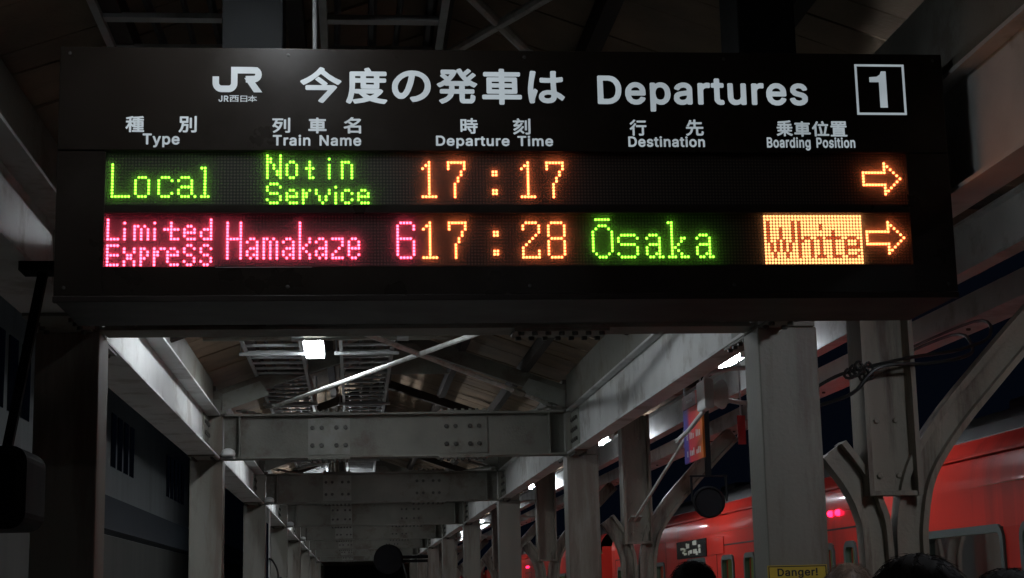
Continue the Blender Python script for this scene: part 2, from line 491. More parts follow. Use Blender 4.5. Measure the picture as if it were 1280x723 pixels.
# glyph outlines used for the lettering: (advance, loops) in 1/400 em
GLYPHS = {
 '!': (78, '33,-10 25,-6 16,4 13,12 13,23 18,32 27,40 33,42 48,41 64,27 66,16 64,8 52,-7 44,-10;25,57 20,64 18,85 17,204 24,211 53,211 61,203 59,64 52,57'),
 '1': (181, '28,-8 22,0 22,23 27,29 73,30 76,32 77,157 76,161 73,162 40,137 33,136 26,143 27,173 76,211 112,211 118,203 118,32 121,30 160,29 164,23 164,-3 156,-9'),
 'B': (182, '23,-8 18,-4 17,1 17,205 25,211 108,211 124,208 137,202 158,184 163,175 167,159 167,141 164,129 160,121 148,108 166,89 174,72 175,48 169,25 151,5 127,-6 96,-9;60,32 107,31 124,36 130,41 134,52 129,71 120,79 101,84 60,84 58,80;60,123 97,122 117,129 126,144 123,161 116,168 101,172 60,172 58,167'),
 'D': (201, '23,-8 18,-4 17,1 17,205 25,211 104,211 127,207 147,198 160,187 174,172 182,157 190,135 193,116 192,87 188,63 179,40 167,23 152,10 127,-3 108,-7 87,-9;60,32 96,31 115,36 134,47 146,67 151,93 151,113 147,133 133,157 115,168 95,173 63,173 58,171'),
 'J': (159, '69,-11 41,-4 29,3 18,15 6,40 5,69 12,76 41,76 47,71 49,45 56,34 67,29 79,29 93,35 101,55 101,204 108,211 135,211 142,203 142,45 140,36 133,20 113,0 91,-10'),
 'N': (209, '23,-8 18,-4 17,1 18,207 25,211 55,211 61,208 149,70 151,76 152,204 159,211 188,210 193,201 191,-4 185,-8 157,-9 147,-3 60,133 58,128 58,-1 51,-8'),
 'P': (178, '23,-8 18,-4 17,1 17,205 25,211 105,211 134,204 145,197 158,184 168,164 171,149 171,128 164,103 143,80 129,72 103,66 60,65 57,-3 51,-8;60,105 96,105 111,108 120,113 127,124 130,137 128,149 123,162 116,168 100,172 60,172 58,167'),
 'R': (180, '23,-8 18,-4 17,1 17,205 25,211 107,211 135,204 158,185 165,175 170,161 171,128 168,115 159,99 139,77 176,8 179,-3 171,-9 137,-7 94,69 91,71 63,71 58,68 57,-3 51,-8;60,111 100,110 121,118 125,123 130,137 128,152 123,163 112,170 100,172 60,172 58,167'),
 'T': (179, '75,-8 69,0 68,171 64,173 11,173 5,180 5,205 13,211 169,211 175,203 175,180 171,174 116,173 112,171 111,-1 104,-8'),
 'a': (156, '52,-11 29,-3 10,16 5,32 7,61 13,73 29,86 48,92 98,100 102,103 101,111 95,120 76,124 57,118 44,103 36,102 15,109 9,115 9,121 17,135 27,145 48,157 69,162 85,162 101,159 121,149 133,136 140,123 142,113 142,-1 133,-9 109,-8 100,-2 91,-7 75,-11;63,27 80,28 94,36 102,51 101,62 71,59 49,52 45,43 47,35 55,29'),
 'd': (170, '67,-11 52,-7 39,1 22,17 12,35 6,61 6,92 12,115 23,134 39,150 52,158 69,162 87,162 100,159 115,151 117,205 124,211 151,211 155,207 157,201 156,-3 149,-8 125,-9 121,-7 115,1 96,-10;74,28 89,28 103,35 111,47 116,68 115,91 108,109 101,118 88,123 71,122 60,116 52,104 48,88 46,75 52,47 63,33'),
 'e': (162, '72,-11 44,-2 23,17 16,28 6,59 6,91 10,109 18,125 39,149 59,159 75,162 91,162 108,158 120,152 133,142 143,131 150,119 155,100 156,65 148,59 51,59 49,56 52,47 60,34 72,29 84,26 95,28 107,33 117,47 123,50 148,44 153,39 154,33 146,17 124,-2 111,-8 96,-11;51,97 109,97 113,100 108,111 100,119 89,123 76,123 58,115 51,103'),
 'g': (170, '73,-68 56,-66 37,-57 15,-35 13,-25 20,-18 40,-9 57,-23 68,-29 83,-31 99,-28 112,-19 116,-5 116,4 89,-6 67,-6 45,1 27,15 13,36 6,60 6,91 11,113 23,135 38,149 56,159 71,162 87,162 100,159 115,151 124,159 151,159 155,155 157,149 157,-13 154,-27 147,-41 124,-60 101,-67;78,32 92,33 105,40 112,52 116,68 116,85 110,108 104,116 88,123 69,121 59,115 50,99 46,77 49,59 57,43 65,36'),
 'i': (67, '19,-8 13,0 13,152 20,159 47,159 54,151 54,-1 47,-8;28,169 21,172 12,181 9,188 9,199 13,207 21,215 36,218 45,215 56,204 58,187 45,172 37,169'),
 'm': (244, '19,-8 14,-4 13,1 13,149 17,158 45,159 55,152 76,162 99,162 111,157 128,143 141,154 153,159 164,162 185,162 203,156 220,140 228,124 231,105 231,0 227,-7 197,-8 191,-3 190,107 184,119 168,124 149,118 142,101 141,-3 133,-9 111,-9 106,-7 102,0 102,104 95,119 80,124 63,118 57,111 54,101 53,-3 47,-8'),
 'n': (164, '19,-8 14,-4 13,1 14,155 20,159 44,159 55,151 75,160 96,162 108,160 124,154 143,133 150,113 150,-4 144,-8 119,-9 111,-3 110,101 106,112 100,119 89,123 80,123 62,116 54,97 53,-3 47,-8'),
 'o': (166, '71,-11 44,-2 18,24 12,37 6,59 6,91 9,105 16,123 23,133 37,147 49,155 64,160 92,162 109,158 121,152 133,143 146,129 155,112 159,97 160,64 158,47 152,31 142,16 131,5 117,-4 103,-10;74,28 91,28 105,34 115,49 119,67 119,84 113,105 105,116 89,123 75,123 61,117 51,100 48,87 48,64 54,44 61,34'),
 'p': (170, '19,-64 14,-60 13,-55 13,153 20,159 44,159 49,157 55,150 68,158 84,162 100,162 119,157 134,148 145,137 153,125 160,108 165,71 162,49 157,33 147,16 136,5 115,-8 100,-11 81,-11 55,-1 53,-59 47,-64;79,28 95,28 110,35 119,51 123,69 122,89 116,107 108,117 95,123 80,123 67,117 59,105 54,89 53,75 58,49 66,35'),
 'r': (104, '19,-8 13,0 13,153 21,159 45,159 55,153 77,162 100,161 106,155 105,125 99,121 80,122 68,119 60,113 54,101 53,-3 47,-8'),
 's': (146, '60,-11 41,-6 23,5 10,24 6,35 7,41 13,46 39,50 45,45 53,32 75,26 95,33 99,40 98,45 92,51 48,63 31,71 14,91 11,100 12,120 20,138 32,149 44,156 67,162 93,160 111,154 128,138 136,123 137,112 131,108 107,104 91,121 80,124 71,125 55,119 52,112 53,107 63,100 109,87 124,78 132,69 139,57 140,36 138,24 131,13 112,-3 84,-11'),
 't': (91, '59,-10 39,-3 22,16 18,29 18,120 15,123 0,124 -6,131 -5,153 0,159 17,161 18,189 25,196 53,195 58,189 59,161 83,159 90,152 90,132 87,126 83,124 61,123 58,121 58,41 63,29 81,28 87,24 91,13 92,0 84,-8'),
 'u': (164, '61,-10 45,-5 33,3 22,16 16,31 13,49 13,153 19,159 24,159 47,159 53,153 55,45 60,36 65,32 75,29 85,29 102,36 110,55 111,153 117,159 145,159 151,151 151,-3 144,-8 120,-9 115,-7 109,1 89,-8'),
 'y': (156, '24,-66 17,-63 12,-56 16,-33 24,-26 39,-27 45,-25 52,-12 55,1 0,147 0,153 8,159 35,159 41,155 77,58 82,64 114,153 121,159 151,159 156,153 156,148 84,-37 75,-49 60,-62 47,-66'),
 '今': (400, '211,-43 184,-31 175,-21 175,-16 258,85 264,97 65,98 61,100 54,108 54,140 64,150 212,151 209,157 147,211 148,218 175,242 181,241 213,217 263,173 264,165 253,153 253,151 323,151 344,141 354,131 352,124 340,108 233,-28 220,-42;35,153 6,185 6,195 13,202 69,232 116,265 159,305 186,340 197,349 211,345 231,334 236,327 234,312 280,270 337,230 387,204 395,193 394,188 368,158 364,156 357,156 317,180 276,209 201,275 159,235 111,196 55,160 40,153'),
 '度': (400, '37,-41 12,-29 6,-23 5,-17 24,36 35,93 39,145 39,296 45,304 52,307 185,308 186,312 178,329 179,335 188,342 219,349 231,339 248,308 379,307 387,302 390,296 390,269 383,259 325,258 321,256 321,237 323,234 375,234 379,232 386,224 386,199 384,194 376,188 321,186 320,131 312,121 152,121 144,131 143,184 141,187 137,187 92,186 89,123 91,115 97,117 328,118 345,110 356,99 352,85 337,64 293,23 315,16 388,3 395,-4 395,-9 373,-39 368,-42 357,-42 316,-35 272,-24 229,-9 176,-26 89,-41 79,-32 72,-16 65,-8 53,-33 44,-41;69,5 148,17 171,24 125,69 95,70 87,76 84,72;230,44 236,45 263,60 272,66 273,69 193,69 193,67 200,61;196,167 268,166 270,169 270,185 265,187 196,187 194,183;93,235 141,234 143,237 143,256 139,258 93,258 91,253;196,235 268,234 270,237 270,256 265,258 196,258 194,253'),
 'の': (400, '211,-23 203,-15 187,9 185,16 186,21 195,28 241,37 263,47 284,60 302,80 315,109 319,136 319,153 315,173 302,204 293,215 281,226 260,238 237,244 233,243 216,160 193,91 169,47 143,20 131,12 116,8 96,8 81,12 64,25 47,43 39,57 29,83 25,112 26,149 34,180 45,203 74,240 104,265 128,280 153,290 176,295 205,298 237,296 267,290 303,272 325,255 347,230 358,211 368,184 374,145 372,113 366,85 348,51 333,32 310,12 287,-2 245,-18;102,67 112,67 124,75 144,113 167,187 176,235 175,242 151,234 119,214 99,191 86,168 78,140 78,112 83,92 88,79 93,72'),
 '発': (400, '48,-44 22,-15 21,-8 29,0 68,17 91,31 102,43 114,65 109,67 39,68 30,77 31,108 41,117 120,117 122,120 122,149 120,154 89,154 80,160 41,138 28,136 20,142 1,165 1,171 8,178 41,194 77,220 70,229 35,260 35,267 49,280 40,292 41,323 51,330 171,330 195,321 196,329 204,337 232,345 242,337 258,304 261,301 304,341 311,341 330,328 339,319 338,311 288,266 287,260 295,250 299,249 352,296 359,295 379,281 385,273 385,265 331,217 357,198 391,182 398,175 399,169 378,143 369,136 360,137 320,160 311,154 275,152 276,117 361,116 370,107 370,80 369,75 360,68 276,67 274,13 279,9 325,9 330,23 332,51 340,59 345,59 369,48 379,37 379,21 375,-4 365,-23 352,-35 340,-39 259,-39 245,-36 231,-24 224,-8 221,66 173,67 169,65 163,45 152,25 125,-5 93,-27 55,-44;176,117 220,117 221,152 176,153 174,148;136,205 263,205 268,207 233,251 201,306 179,263 155,229 136,208;109,256 112,255 115,257 129,277 129,281 81,281 81,278'),
 '車': (400, '181,-43 173,-33 173,11 171,15 21,15 11,24 10,55 20,64 168,65 171,65 173,69 172,74 168,75 63,76 54,83 53,89 54,245 64,253 169,253 172,255 172,260 32,262 22,272 23,301 33,310 171,310 173,313 173,337 180,345 185,346 217,345 224,336 225,313 228,310 369,309 377,303 378,296 378,272 369,263 225,260 225,255 228,253 337,253 347,245 349,89 347,83 339,76 228,75 225,73 225,68 229,65 381,64 391,55 391,24 380,15 227,15 225,12 223,-36 215,-43;105,123 171,122 173,125 172,140 168,142 105,142 103,137;226,123 295,122 298,125 298,139 293,142 228,142 225,139;105,188 169,187 173,191 173,203 168,206 107,206 103,203;226,188 295,187 298,191 298,203 293,206 228,206 225,203'),
 'は': (400, '59,-25 50,-16 41,28 35,85 35,135 41,196 56,303 59,313 65,319 71,319 103,316 111,310 113,305 94,209 87,151 87,117 97,129 105,130 126,113 129,105 102,24 99,9 99,-15 89,-23;221,-23 189,-18 175,-12 163,-3 151,8 142,23 139,35 140,56 144,69 151,81 168,98 179,105 213,115 257,116 255,192 252,194 205,193 157,196 149,205 149,237 155,245 160,247 221,243 252,245 254,249 254,312 263,319 300,319 308,313 310,308 307,280 308,249 321,249 364,255 371,251 375,244 375,213 368,205 308,195 307,167 312,101 347,80 369,63 389,45 390,39 373,12 363,3 319,37 313,39 304,13 297,3 281,-11 259,-20;217,28 235,28 253,35 259,49 259,65 247,68 227,70 209,67 195,60 190,51 193,37 201,32'),
 '種': (400, '83,-39 77,-31 76,101 73,100 47,55 29,35 24,35 19,39 3,68 5,73 24,99 40,124 68,185 64,187 16,189 11,196 12,225 20,231 75,232 77,271 72,274 36,268 24,268 18,275 11,293 11,301 17,306 95,322 143,338 149,337 163,321 168,320 265,326 356,339 363,338 384,313 384,307 379,301 356,296 297,288 293,285 293,277 297,274 380,273 386,267 385,239 377,233 296,233 293,231 293,225 297,222 369,222 377,216 378,85 369,78 296,78 293,76 293,69 296,65 375,64 380,57 380,32 372,25 296,25 293,23 293,12 297,9 388,8 394,1 393,-27 384,-31 144,-31 139,-25 138,-20 138,1 144,8 244,9 249,12 248,23 245,25 167,25 161,33 161,56 163,61 169,65 245,65 248,67 249,75 244,78 172,78 166,83 163,93 155,85 149,84 143,88 124,114 122,109 122,-32 115,-39;210,117 247,117 249,120 248,131 244,133 209,132 207,123;294,117 333,117 335,120 335,131 331,133 295,132 293,128;161,135 164,134 165,137 164,186 124,187 123,173;210,169 247,169 248,181 244,183 209,183 207,175;294,169 333,169 335,181 331,183 295,183 293,179;174,223 245,222 248,224 249,229 244,233 171,233 168,231;124,232 153,232 149,241 149,265 155,273 245,274 248,276 248,281 245,283 229,283 169,281 163,285 159,295 125,285 122,280'),
 '別': (400, '32,-40 8,-18 6,-11 32,20 52,60 64,104 73,172 71,178 37,178 30,185 31,320 39,326 199,325 205,317 204,184 196,178 121,178 118,175 117,156 117,153 121,151 199,151 207,145 202,44 198,9 193,-11 187,-21 177,-32 163,-38 112,-39 101,-37 97,-33 88,-5 89,1 96,5 131,2 148,4 152,13 156,36 162,107 157,109 115,109 111,105 99,55 82,15 71,-4 53,-26 39,-39;273,-40 267,-33 256,-5 256,0 259,4 264,6 323,6 327,8 327,328 335,336 365,336 371,332 373,327 372,-8 363,-25 345,-36 307,-41;235,59 230,63 229,68 229,289 236,296 267,296 274,288 274,65 267,58;76,223 158,223 159,282 76,283 74,277'),
 '列': (400, '47,-41 26,-13 26,-5 32,0 67,18 88,34 106,51 121,72 72,111 64,120 49,105 43,104 15,128 15,135 38,168 53,200 71,248 78,275 75,278 21,279 17,287 17,316 21,321 27,322 231,321 236,316 237,311 236,285 231,279 131,278 126,276 115,237 116,233 201,234 217,229 223,224 224,217 215,169 206,136 188,93 166,53 147,29 101,-14 61,-38 53,-41;289,-37 283,-31 273,-4 275,3 281,7 327,6 331,11 332,335 339,342 371,342 377,337 378,332 376,-9 373,-18 363,-28 351,-35 331,-38;255,59 250,63 249,68 249,291 256,298 287,298 293,293 294,288 294,65 287,58;142,115 148,116 156,133 166,160 172,188 168,190 100,190 77,142 87,149 94,149'),
 '名': (400, '99,-39 93,-31 92,87 89,88 41,74 33,74 26,80 13,104 12,112 17,117 88,137 149,163 150,167 147,170 99,208 101,217 124,235 133,235 196,189 239,219 261,241 275,259 271,261 148,260 108,227 75,205 51,193 45,195 22,219 22,228 71,257 103,281 128,305 153,337 161,344 196,339 203,333 204,327 192,309 192,305 319,306 340,293 346,287 344,280 326,249 305,223 268,186 216,147 221,145 339,145 346,140 346,-35 339,-39 308,-39 301,-33 300,-21 297,-19 144,-19 140,-21 139,-33 133,-39;141,25 299,25 301,29 300,99 296,101 141,100 139,95'),
 '時': (400, '251,-39 245,-33 236,-7 239,2 244,5 292,5 296,7 297,99 293,103 210,103 210,100 243,63 262,32 261,27 255,20 233,7 227,7 221,12 202,43 172,80 173,89 191,101 187,103 153,102 153,48 147,40 69,39 66,36 66,13 60,7 29,6 23,12 22,308 23,313 28,317 148,317 153,309 153,224 156,219 244,221 243,253 167,255 161,261 161,288 164,294 169,297 243,297 245,337 252,344 281,345 289,340 290,300 292,297 368,297 376,291 377,263 372,255 292,254 290,251 290,223 295,219 385,219 392,215 394,211 394,184 390,177 385,175 347,175 343,171 345,147 381,146 389,141 389,109 383,104 348,103 344,101 343,-1 341,-15 336,-23 323,-34 307,-38;68,83 104,82 108,84 109,153 107,158 71,158 66,156;154,147 293,146 297,149 297,172 292,175 156,175 153,172;68,203 104,202 108,204 109,269 107,274 71,274 66,272'),
 '刻': (400, '40,-39 18,-11 17,-4 21,1 80,33 131,70 171,112 207,162 217,162 239,153 244,149 245,141 235,124 192,69 195,64 250,12 251,3 238,-11 225,-21 220,-21 188,13 160,37 118,4 89,-15 48,-38;284,-39 279,-33 269,-5 272,3 277,6 317,5 331,6 333,9 333,331 340,339 371,339 377,335 378,329 378,-1 376,-12 365,-27 352,-35 335,-38;43,51 20,79 21,87 80,124 107,145 116,155 112,157 87,155 43,149 35,153 25,181 25,187 56,213 83,249 80,251 20,252 14,260 15,289 23,294 111,295 111,299 96,327 96,332 104,339 129,346 135,345 140,339 165,294 244,293 248,287 249,260 243,252 144,251 139,249 101,201 101,198 155,200 176,234 183,239 213,230 218,224 216,215 179,159 141,118 89,76 51,52;267,60 262,64 261,69 261,291 268,298 297,298 305,289 304,67 297,60'),
 '行': (400, '75,-40 69,-32 68,123 65,123 37,98 29,97 6,121 4,131 10,139 59,181 86,212 115,253 120,257 127,258 153,248 159,240 142,211 114,175 114,-33 107,-40;225,-39 220,-33 210,-4 211,1 215,6 279,6 283,8 283,163 279,165 156,165 149,172 150,205 159,210 385,209 389,204 390,199 390,172 385,166 333,165 330,163 330,0 324,-20 311,-32 297,-36 259,-39;29,217 8,244 8,251 10,255 61,297 104,344 113,343 139,331 143,325 142,320 106,279 59,235 35,217;172,276 166,283 166,311 167,316 173,320 371,321 379,313 379,283 372,276'),
 '先': (400, '36,-41 13,-13 12,-7 19,0 60,18 86,39 98,55 108,77 119,124 115,127 23,128 17,136 18,168 25,173 172,173 177,176 177,232 173,237 109,236 88,200 75,181 68,175 40,189 35,195 35,203 53,231 71,268 93,332 100,335 127,330 135,324 136,317 127,285 129,282 175,283 177,339 184,344 213,345 219,343 223,337 223,287 225,282 345,282 352,279 355,273 355,245 349,237 225,236 223,176 228,173 376,173 383,168 385,136 379,128 279,127 276,127 274,123 274,20 276,13 281,11 339,13 343,23 346,64 352,71 357,71 384,59 390,52 386,8 380,-10 373,-19 360,-30 341,-34 273,-34 255,-31 245,-27 233,-13 229,1 228,125 224,127 171,127 166,121 159,80 148,49 138,29 125,12 108,-5 87,-20 59,-35 41,-42'),
 '乗': (400, '183,-40 177,-32 177,41 175,46 137,18 103,-2 40,-30 32,-27 9,0 9,5 16,12 77,36 119,58 135,71 131,73 40,73 32,79 31,107 36,114 85,115 89,120 89,141 87,144 24,145 16,151 16,179 21,185 84,186 89,189 89,211 87,214 45,214 38,219 38,252 45,257 172,257 177,260 177,272 173,275 52,270 45,276 39,305 47,311 200,321 277,330 317,338 327,337 351,309 351,304 346,299 299,289 225,280 222,276 222,260 227,257 359,257 366,252 367,224 365,218 359,214 313,214 311,211 311,189 316,186 380,185 386,179 385,151 377,145 313,144 311,141 311,120 315,115 368,114 373,107 372,79 364,73 268,73 263,71 293,50 324,34 385,11 391,5 391,0 368,-29 364,-31 357,-31 328,-20 289,0 261,17 224,45 222,41 221,-35 215,-40;136,116 175,116 176,143 136,144 134,139;224,116 264,116 265,143 224,144 222,139;136,187 175,187 176,212 136,213 134,208;224,187 264,187 265,212 224,213 222,208'),
 '位': (400, '71,-39 65,-31 64,165 60,165 37,139 31,138 24,144 8,171 8,176 37,212 64,251 91,300 106,336 112,341 119,342 143,335 149,329 150,324 140,296 110,236 110,-32 103,-39;128,-23 122,-15 122,15 127,21 195,22 201,24 193,32 184,101 166,200 168,207 175,212 197,218 204,217 209,212 215,187 231,101 239,41 233,33 206,23 260,22 264,23 266,27 278,76 291,144 301,213 311,221 343,215 348,209 348,200 311,24 315,22 384,21 390,13 390,-15 388,-19 380,-23;145,227 140,232 139,237 140,264 145,271 236,273 221,332 229,340 255,347 260,346 266,339 282,292 285,272 365,271 374,264 374,233 367,226'),
 '置': (400, '21,-28 15,-20 16,3 19,8 24,10 65,10 69,13 70,175 77,179 159,179 163,183 162,185 159,186 27,186 20,193 20,220 28,226 167,226 171,229 167,233 44,234 39,243 39,320 42,325 51,329 356,329 363,326 366,320 366,243 361,234 224,233 220,232 219,228 223,226 369,226 377,217 377,195 373,189 367,186 215,186 211,185 210,181 213,179 323,179 330,175 332,12 335,10 381,9 386,1 386,-20 383,-25 376,-29;114,11 281,10 285,12 286,15 285,18 281,19 117,19 113,17;114,53 281,53 285,54 286,57 281,61 117,61 113,59;114,96 281,95 286,99 281,102 117,102 113,100;114,137 281,137 285,140 281,142 117,142 113,140;85,272 129,272 131,275 131,289 127,291 85,291 83,287;177,272 223,272 225,275 224,289 220,291 177,291 175,287;270,272 319,272 321,275 320,289 316,291 271,291 269,287'),
 '西': (400, '45,-31 43,-25 44,223 48,225 139,225 141,229 141,276 136,279 24,280 22,284 23,310 28,311 375,311 377,284 375,280 263,279 259,278 258,275 258,229 260,225 355,225 359,223 359,-28 328,-30 326,-27 326,-11 323,-7 80,-7 76,-9 74,-31;77,24 324,24 326,28 326,88 321,90 256,90 237,95 231,103 226,119 225,192 172,194 162,147 154,129 140,110 124,95 95,76 91,76 79,91 76,91;76,104 80,104 96,113 120,136 135,164 139,181 139,193 76,192;265,121 325,122 324,193 259,192 258,128 260,124;173,225 225,226 224,279 172,278'),
 '日': (400, '71,-28 69,-23 69,308 75,310 332,309 334,304 333,-26 301,-27 299,-7 296,-3 107,-3 102,-5 100,-28;104,31 297,30 299,35 299,137 295,139 104,139 102,133;104,172 297,172 299,176 299,276 295,278 104,278 102,272'),
 '本': (400, '185,-34 183,-29 183,37 181,42 91,42 87,72 56,43 39,31 35,32 15,55 16,59 60,94 89,127 119,171 142,217 139,219 27,220 25,223 25,249 29,253 181,253 183,257 184,335 187,337 213,337 217,333 217,257 219,253 376,251 377,224 375,220 260,219 256,217 273,181 307,131 342,93 387,59 363,32 339,47 312,72 308,42 219,42 217,37 216,-32 212,-34;91,75 183,76 183,213 182,219 177,216 158,173 134,132;218,75 303,74 308,76 264,133 245,165 219,218 217,212'),
}

# ================================================================ THE PLATFORM AND TRACKS
XL, XR, CW = -1.18, 1.87, 0.13          # column lines and half width
Y0, SP, NB = 0.5, 6.5, 10               # first frame, bay length, number of frames
RIDGE_X, RIDGE_Z, PITCH = 0.345, 3.95, 0.348


def roof_z(x):
    if x > 1.95:
        return 3.44 - 0.05 * (x - 1.95)
    return RIDGE_Z - abs(x - RIDGE_X) * PITCH


def struct(name, mb, m, **k):
    return tag(obj(name, mb, m, **k), kind='structure')


struct('ground', MB().box(-200, 200, -60, 400, -1.6, -1.2), 'ballast')
struct('platform', MB().box(-2.45, 3.3, -12, 110, -1.2, 0.0), 'concrete')
struct('track_bed', MB().box(3.34, 7.2, -40, 200, -1.196, -1.02).box(-6.1, -2.5, -40, 200, -1.196, -1.02), 'ballast')
for cx in (5.02, -4.3):
    mb = MB()
    for s in (-0.56, 0.56):
        mb.ibeam('y', cx + s, -1.02, -0.88, -40, 200, 0.08, 0.03, 0.02)
    struct('track_rails', mb, 'rail_steel')

# ================================================================ COLUMNS
def column(x, side):
    c = thing('steel_column', '', 'column', (x, Y0, 0), 'steel columns carrying the platform canopy')
    obj('shaft', MB().box(x - CW, x + CW, Y0 - CW, Y0 + CW, 0.03, 2.76), 'paint', c, bevel=0.006)
    obj('base_plate', bolts(MB().box(x - 0.2, x + 0.2, Y0 - 0.2, Y0 + 0.2, 0, 0.028), [(x + a * 0.165, Y0 + b * 0.165, 0.028) for a in (-1, 1) for b in (-1, 1)], (0, 0, 1)), ['paint_beam', 'bolt'], c)
    obj('joint_block', MB().box(x - 0.125, x + 0.125, Y0 - 0.125, Y0 + 0.125, 2.763, 3.13), 'paint', c, bevel=0.004)
    top = roof_z(x) - 0.17
    obj('upper_post', MB().box(x - 0.11, x + 0.11, Y0 - 0.11, Y0 + 0.11, 3.152, top), 'paint_beam', c, bevel=0.004)
    obj('cap_plate', bolts(MB().box(x - 0.16, x + 0.16, Y0 - 0.16, Y0 + 0.16, 3.132, 3.15), [(x + a * 0.135, Y0 + b * 0.135, 3.132) for a in (-1, 1) for b in (-1, 1)], (0, 0, -1), 0.014, 0.02), ['paint_beam', 'bolt'], c)
    return c


for x, row in ((XL, 'left'), (XR, 'right')):
    proto = column(x, row)
    proto['label'] = f'grey steel column of the {row} row standing in front of the departures board'
    for n in range(1, NB):
        lab = f'grey steel column of the {row} row, {ORD[n - 1]} behind the departures board'
        dup(proto, (x, Y0 + SP * n, 0), lab)

# ================================================================ CROSS BEAMS
def cross_beam():
    y = Y0 + SP * 2
    x0, x1 = XL + CW + 0.002, XR - CW - 0.002
    b = thing('cross_beam', '', 'beam', (RIDGE_X, y, 2.77), 'riveted cross beams between the column rows')
    obj('beam_body', MB().ibeam('x', y, 2.77, 3.13, x0, x1, 0.2), 'paint_beam', b)
    for xs in (x0 + 0.13, x1 - 0.13):
        obj('stiffener', MB().box(xs - 0.006, xs + 0.006, y - 0.094, y - 0.007, 2.786, 3.114), 'paint_beam', b)
    for xa, xb in ((-0.37, -0.03), (0.69, 1.1)):
        pl = MB().box(xa, xb, y - 0.018, y - 0.007, 2.80, 3.10)
        xm = (xa + xb) / 2
        ps = [(xm + dx, y - 0.018, z) for dx in (-0.135, -0.06, 0.06, 0.135) for z in (2.875, 3.02)]
        bolts(pl, ps, (0, -1, 0), 0.019, 0.02)
        obj('splice_plate', pl, ['plate' if xa < 0 else 'paint_beam', 'bolt'], b)
        fl = MB().box(xa, xb, y - 0.095, y + 0.095, 2.756, 2.769)
        bolts(fl, [(xa + 0.03 + k * (xb - xa - 0.06) / 6, y + s * 0.07, 2.756) for k in range(7) for s in (-1, 1)], (0, 0, -1), 0.013, 0.016)
        obj('flange_plate', fl, ['paint_beam', 'bolt'], b)
        tp = MB().box(xa, xb, y - 0.095, y + 0.095, 3.132, 3.143)
        bolts(tp, [(xa + 0.03 + k * (xb - xa - 0.06) / 6, y + s * 0.07, 3.143) for k in range(7) for s in (-1, 1)], (0, 0, 1), 0.013, 0.018)
        obj('flange_plate', tp, ['paint_beam', 'paint'], b)
    return b


cb = cross_beam()
cb['label'] = 'riveted grey cross beam right behind the lit lamp, first one seen below the board'
for n in [1] + list(range(3, NB)):
    if n == 1:
        lab = 'riveted grey cross beam hidden close behind the departures board'
    else:
        lab = f'riveted grey cross beam, {ORD[n - 2]} one seen below the departures board'
    nb = dup(cb, (RIDGE_X, Y0 + SP * n, 2.77), lab)
    if n == 1:                                   # this one has no cover plate under its left splice
        fp_ = [c for c in nb.children if c.name.startswith('flange_plate')][0]
        bpy.data.objects.remove(fp_)

# ================================================================ SIDE GIRDERS
def girder(x, n, row):
    fw = 0.22 if x < 0 else 0.12
    col_x = x
    x = x if x < 0 else 1.802
    ya, yb = Y0 + SP * n + CW + 0.002, Y0 + SP * (n + 1) - CW - 0.002
    g = thing('side_girder', '', 'girder', (col_x, ya, 2.77), 'side girders running along the column rows')
    obj('girder_body', MB().ibeam('y', x, 2.77, 3.13, ya, yb, fw), 'pale_steel', g)
    s = 1 if x < 0 else -1                                   # inner face
    for (u, v) in ((ya + 0.0, ya + 0.42), (yb - 0.42, yb)):
        pl = MB()
        a, b = sorted((x + s * 0.007, x + s * 0.018))
        pl.box(a, b, u + 0.003, v - 0.003, 2.80, 3.10)
        bolts(pl, [(x + s * 0.018, u + 0.07 + k * 0.095, z) for k in range(4) for z in (2.865, 2.95, 3.035)], (s, 0, 0), 0.016, 0.018)
        obj('splice_plate', pl, ['plate', 'bolt'], g)
        fp = MB().box(x - fw / 2 + 0.005, x + fw / 2 - 0.005, u + 0.003, v - 0.003, 2.756, 2.769)
        bolts(fp, [(x + t * fw * 0.34, u + 0.06 + k * 0.1, 2.756) for k in range(4) for t in (-1, 1)], (0, 0, -1), 0.013, 0.016)
        obj('flange_plate', fp, ['paint_beam', 'bolt'], g)
    wp = MB().box(x - 0.05, x + 0.05, ya, yb, 3.133, roof_z(x + (0.05 if x > 0 else -0.05)) - 0.012)  # raised to the boards to stop lamp light crossing above the girder
    obj('wall_plate_baffle', wp, 'paint_beam', g)
    return g


for x, row in ((XL, 'left'), (XR, 'right')):
    gp = girder(x, 0, row)
    gp['label'] = f'grey side girder of the {row} row passing beside the departures board'
    for n in range(1, NB - 1):
        dup(gp, (x, Y0 + SP * n + CW + 0.002, 2.77), f'grey side girder of the {row} row from {ORD[n - 1]} to {ORD[n]} column behind the board')

# ================================================================ OLD RAIL COLUMNS WITH CURVED BRACKETS
def rail_sweep(mb, pts, y, wd, dp):
    """an old rail bent in the x-z plane: head, web and foot follow the same curve"""
    P = [Vector((a, 0, b)) for a, b in pts]
    nrm = []
    for i in range(len(P)):
        d = (P[min(i + 1, len(P) - 1)] - P[max(i - 1, 0)]).normalized()
        nrm.append(Vector((d.z, 0, -d.x)))
    for (o0, o1, h) in ((-wd / 2, -wd / 2 + 0.03, dp * 0.8), (-wd / 2 + 0.0302, wd / 2 - 0.0252, 0.022), (wd / 2 - 0.025, wd / 2, dp)):
        vs, fs = [], []
        for p, n in zip(P, nrm):
            for (o, s) in ((o0, -1), (o1, -1), (o1, 1), (o0, 1)):
                q = p + n * o
                vs.append((q.x, y + s * h / 2, q.z))
        for i in range(len(P) - 1):
            for k in range(4):
                fs.append((i * 4 + k, i * 4 + (k + 1) % 4, i * 4 + 4 + (k + 1) % 4, i * 4 + 4 + k))
        fs += [(0, 3, 2, 1), tuple(len(P) * 4 - 4 + k for k in range(4))]
        mb.add(vs, fs)
    return mb


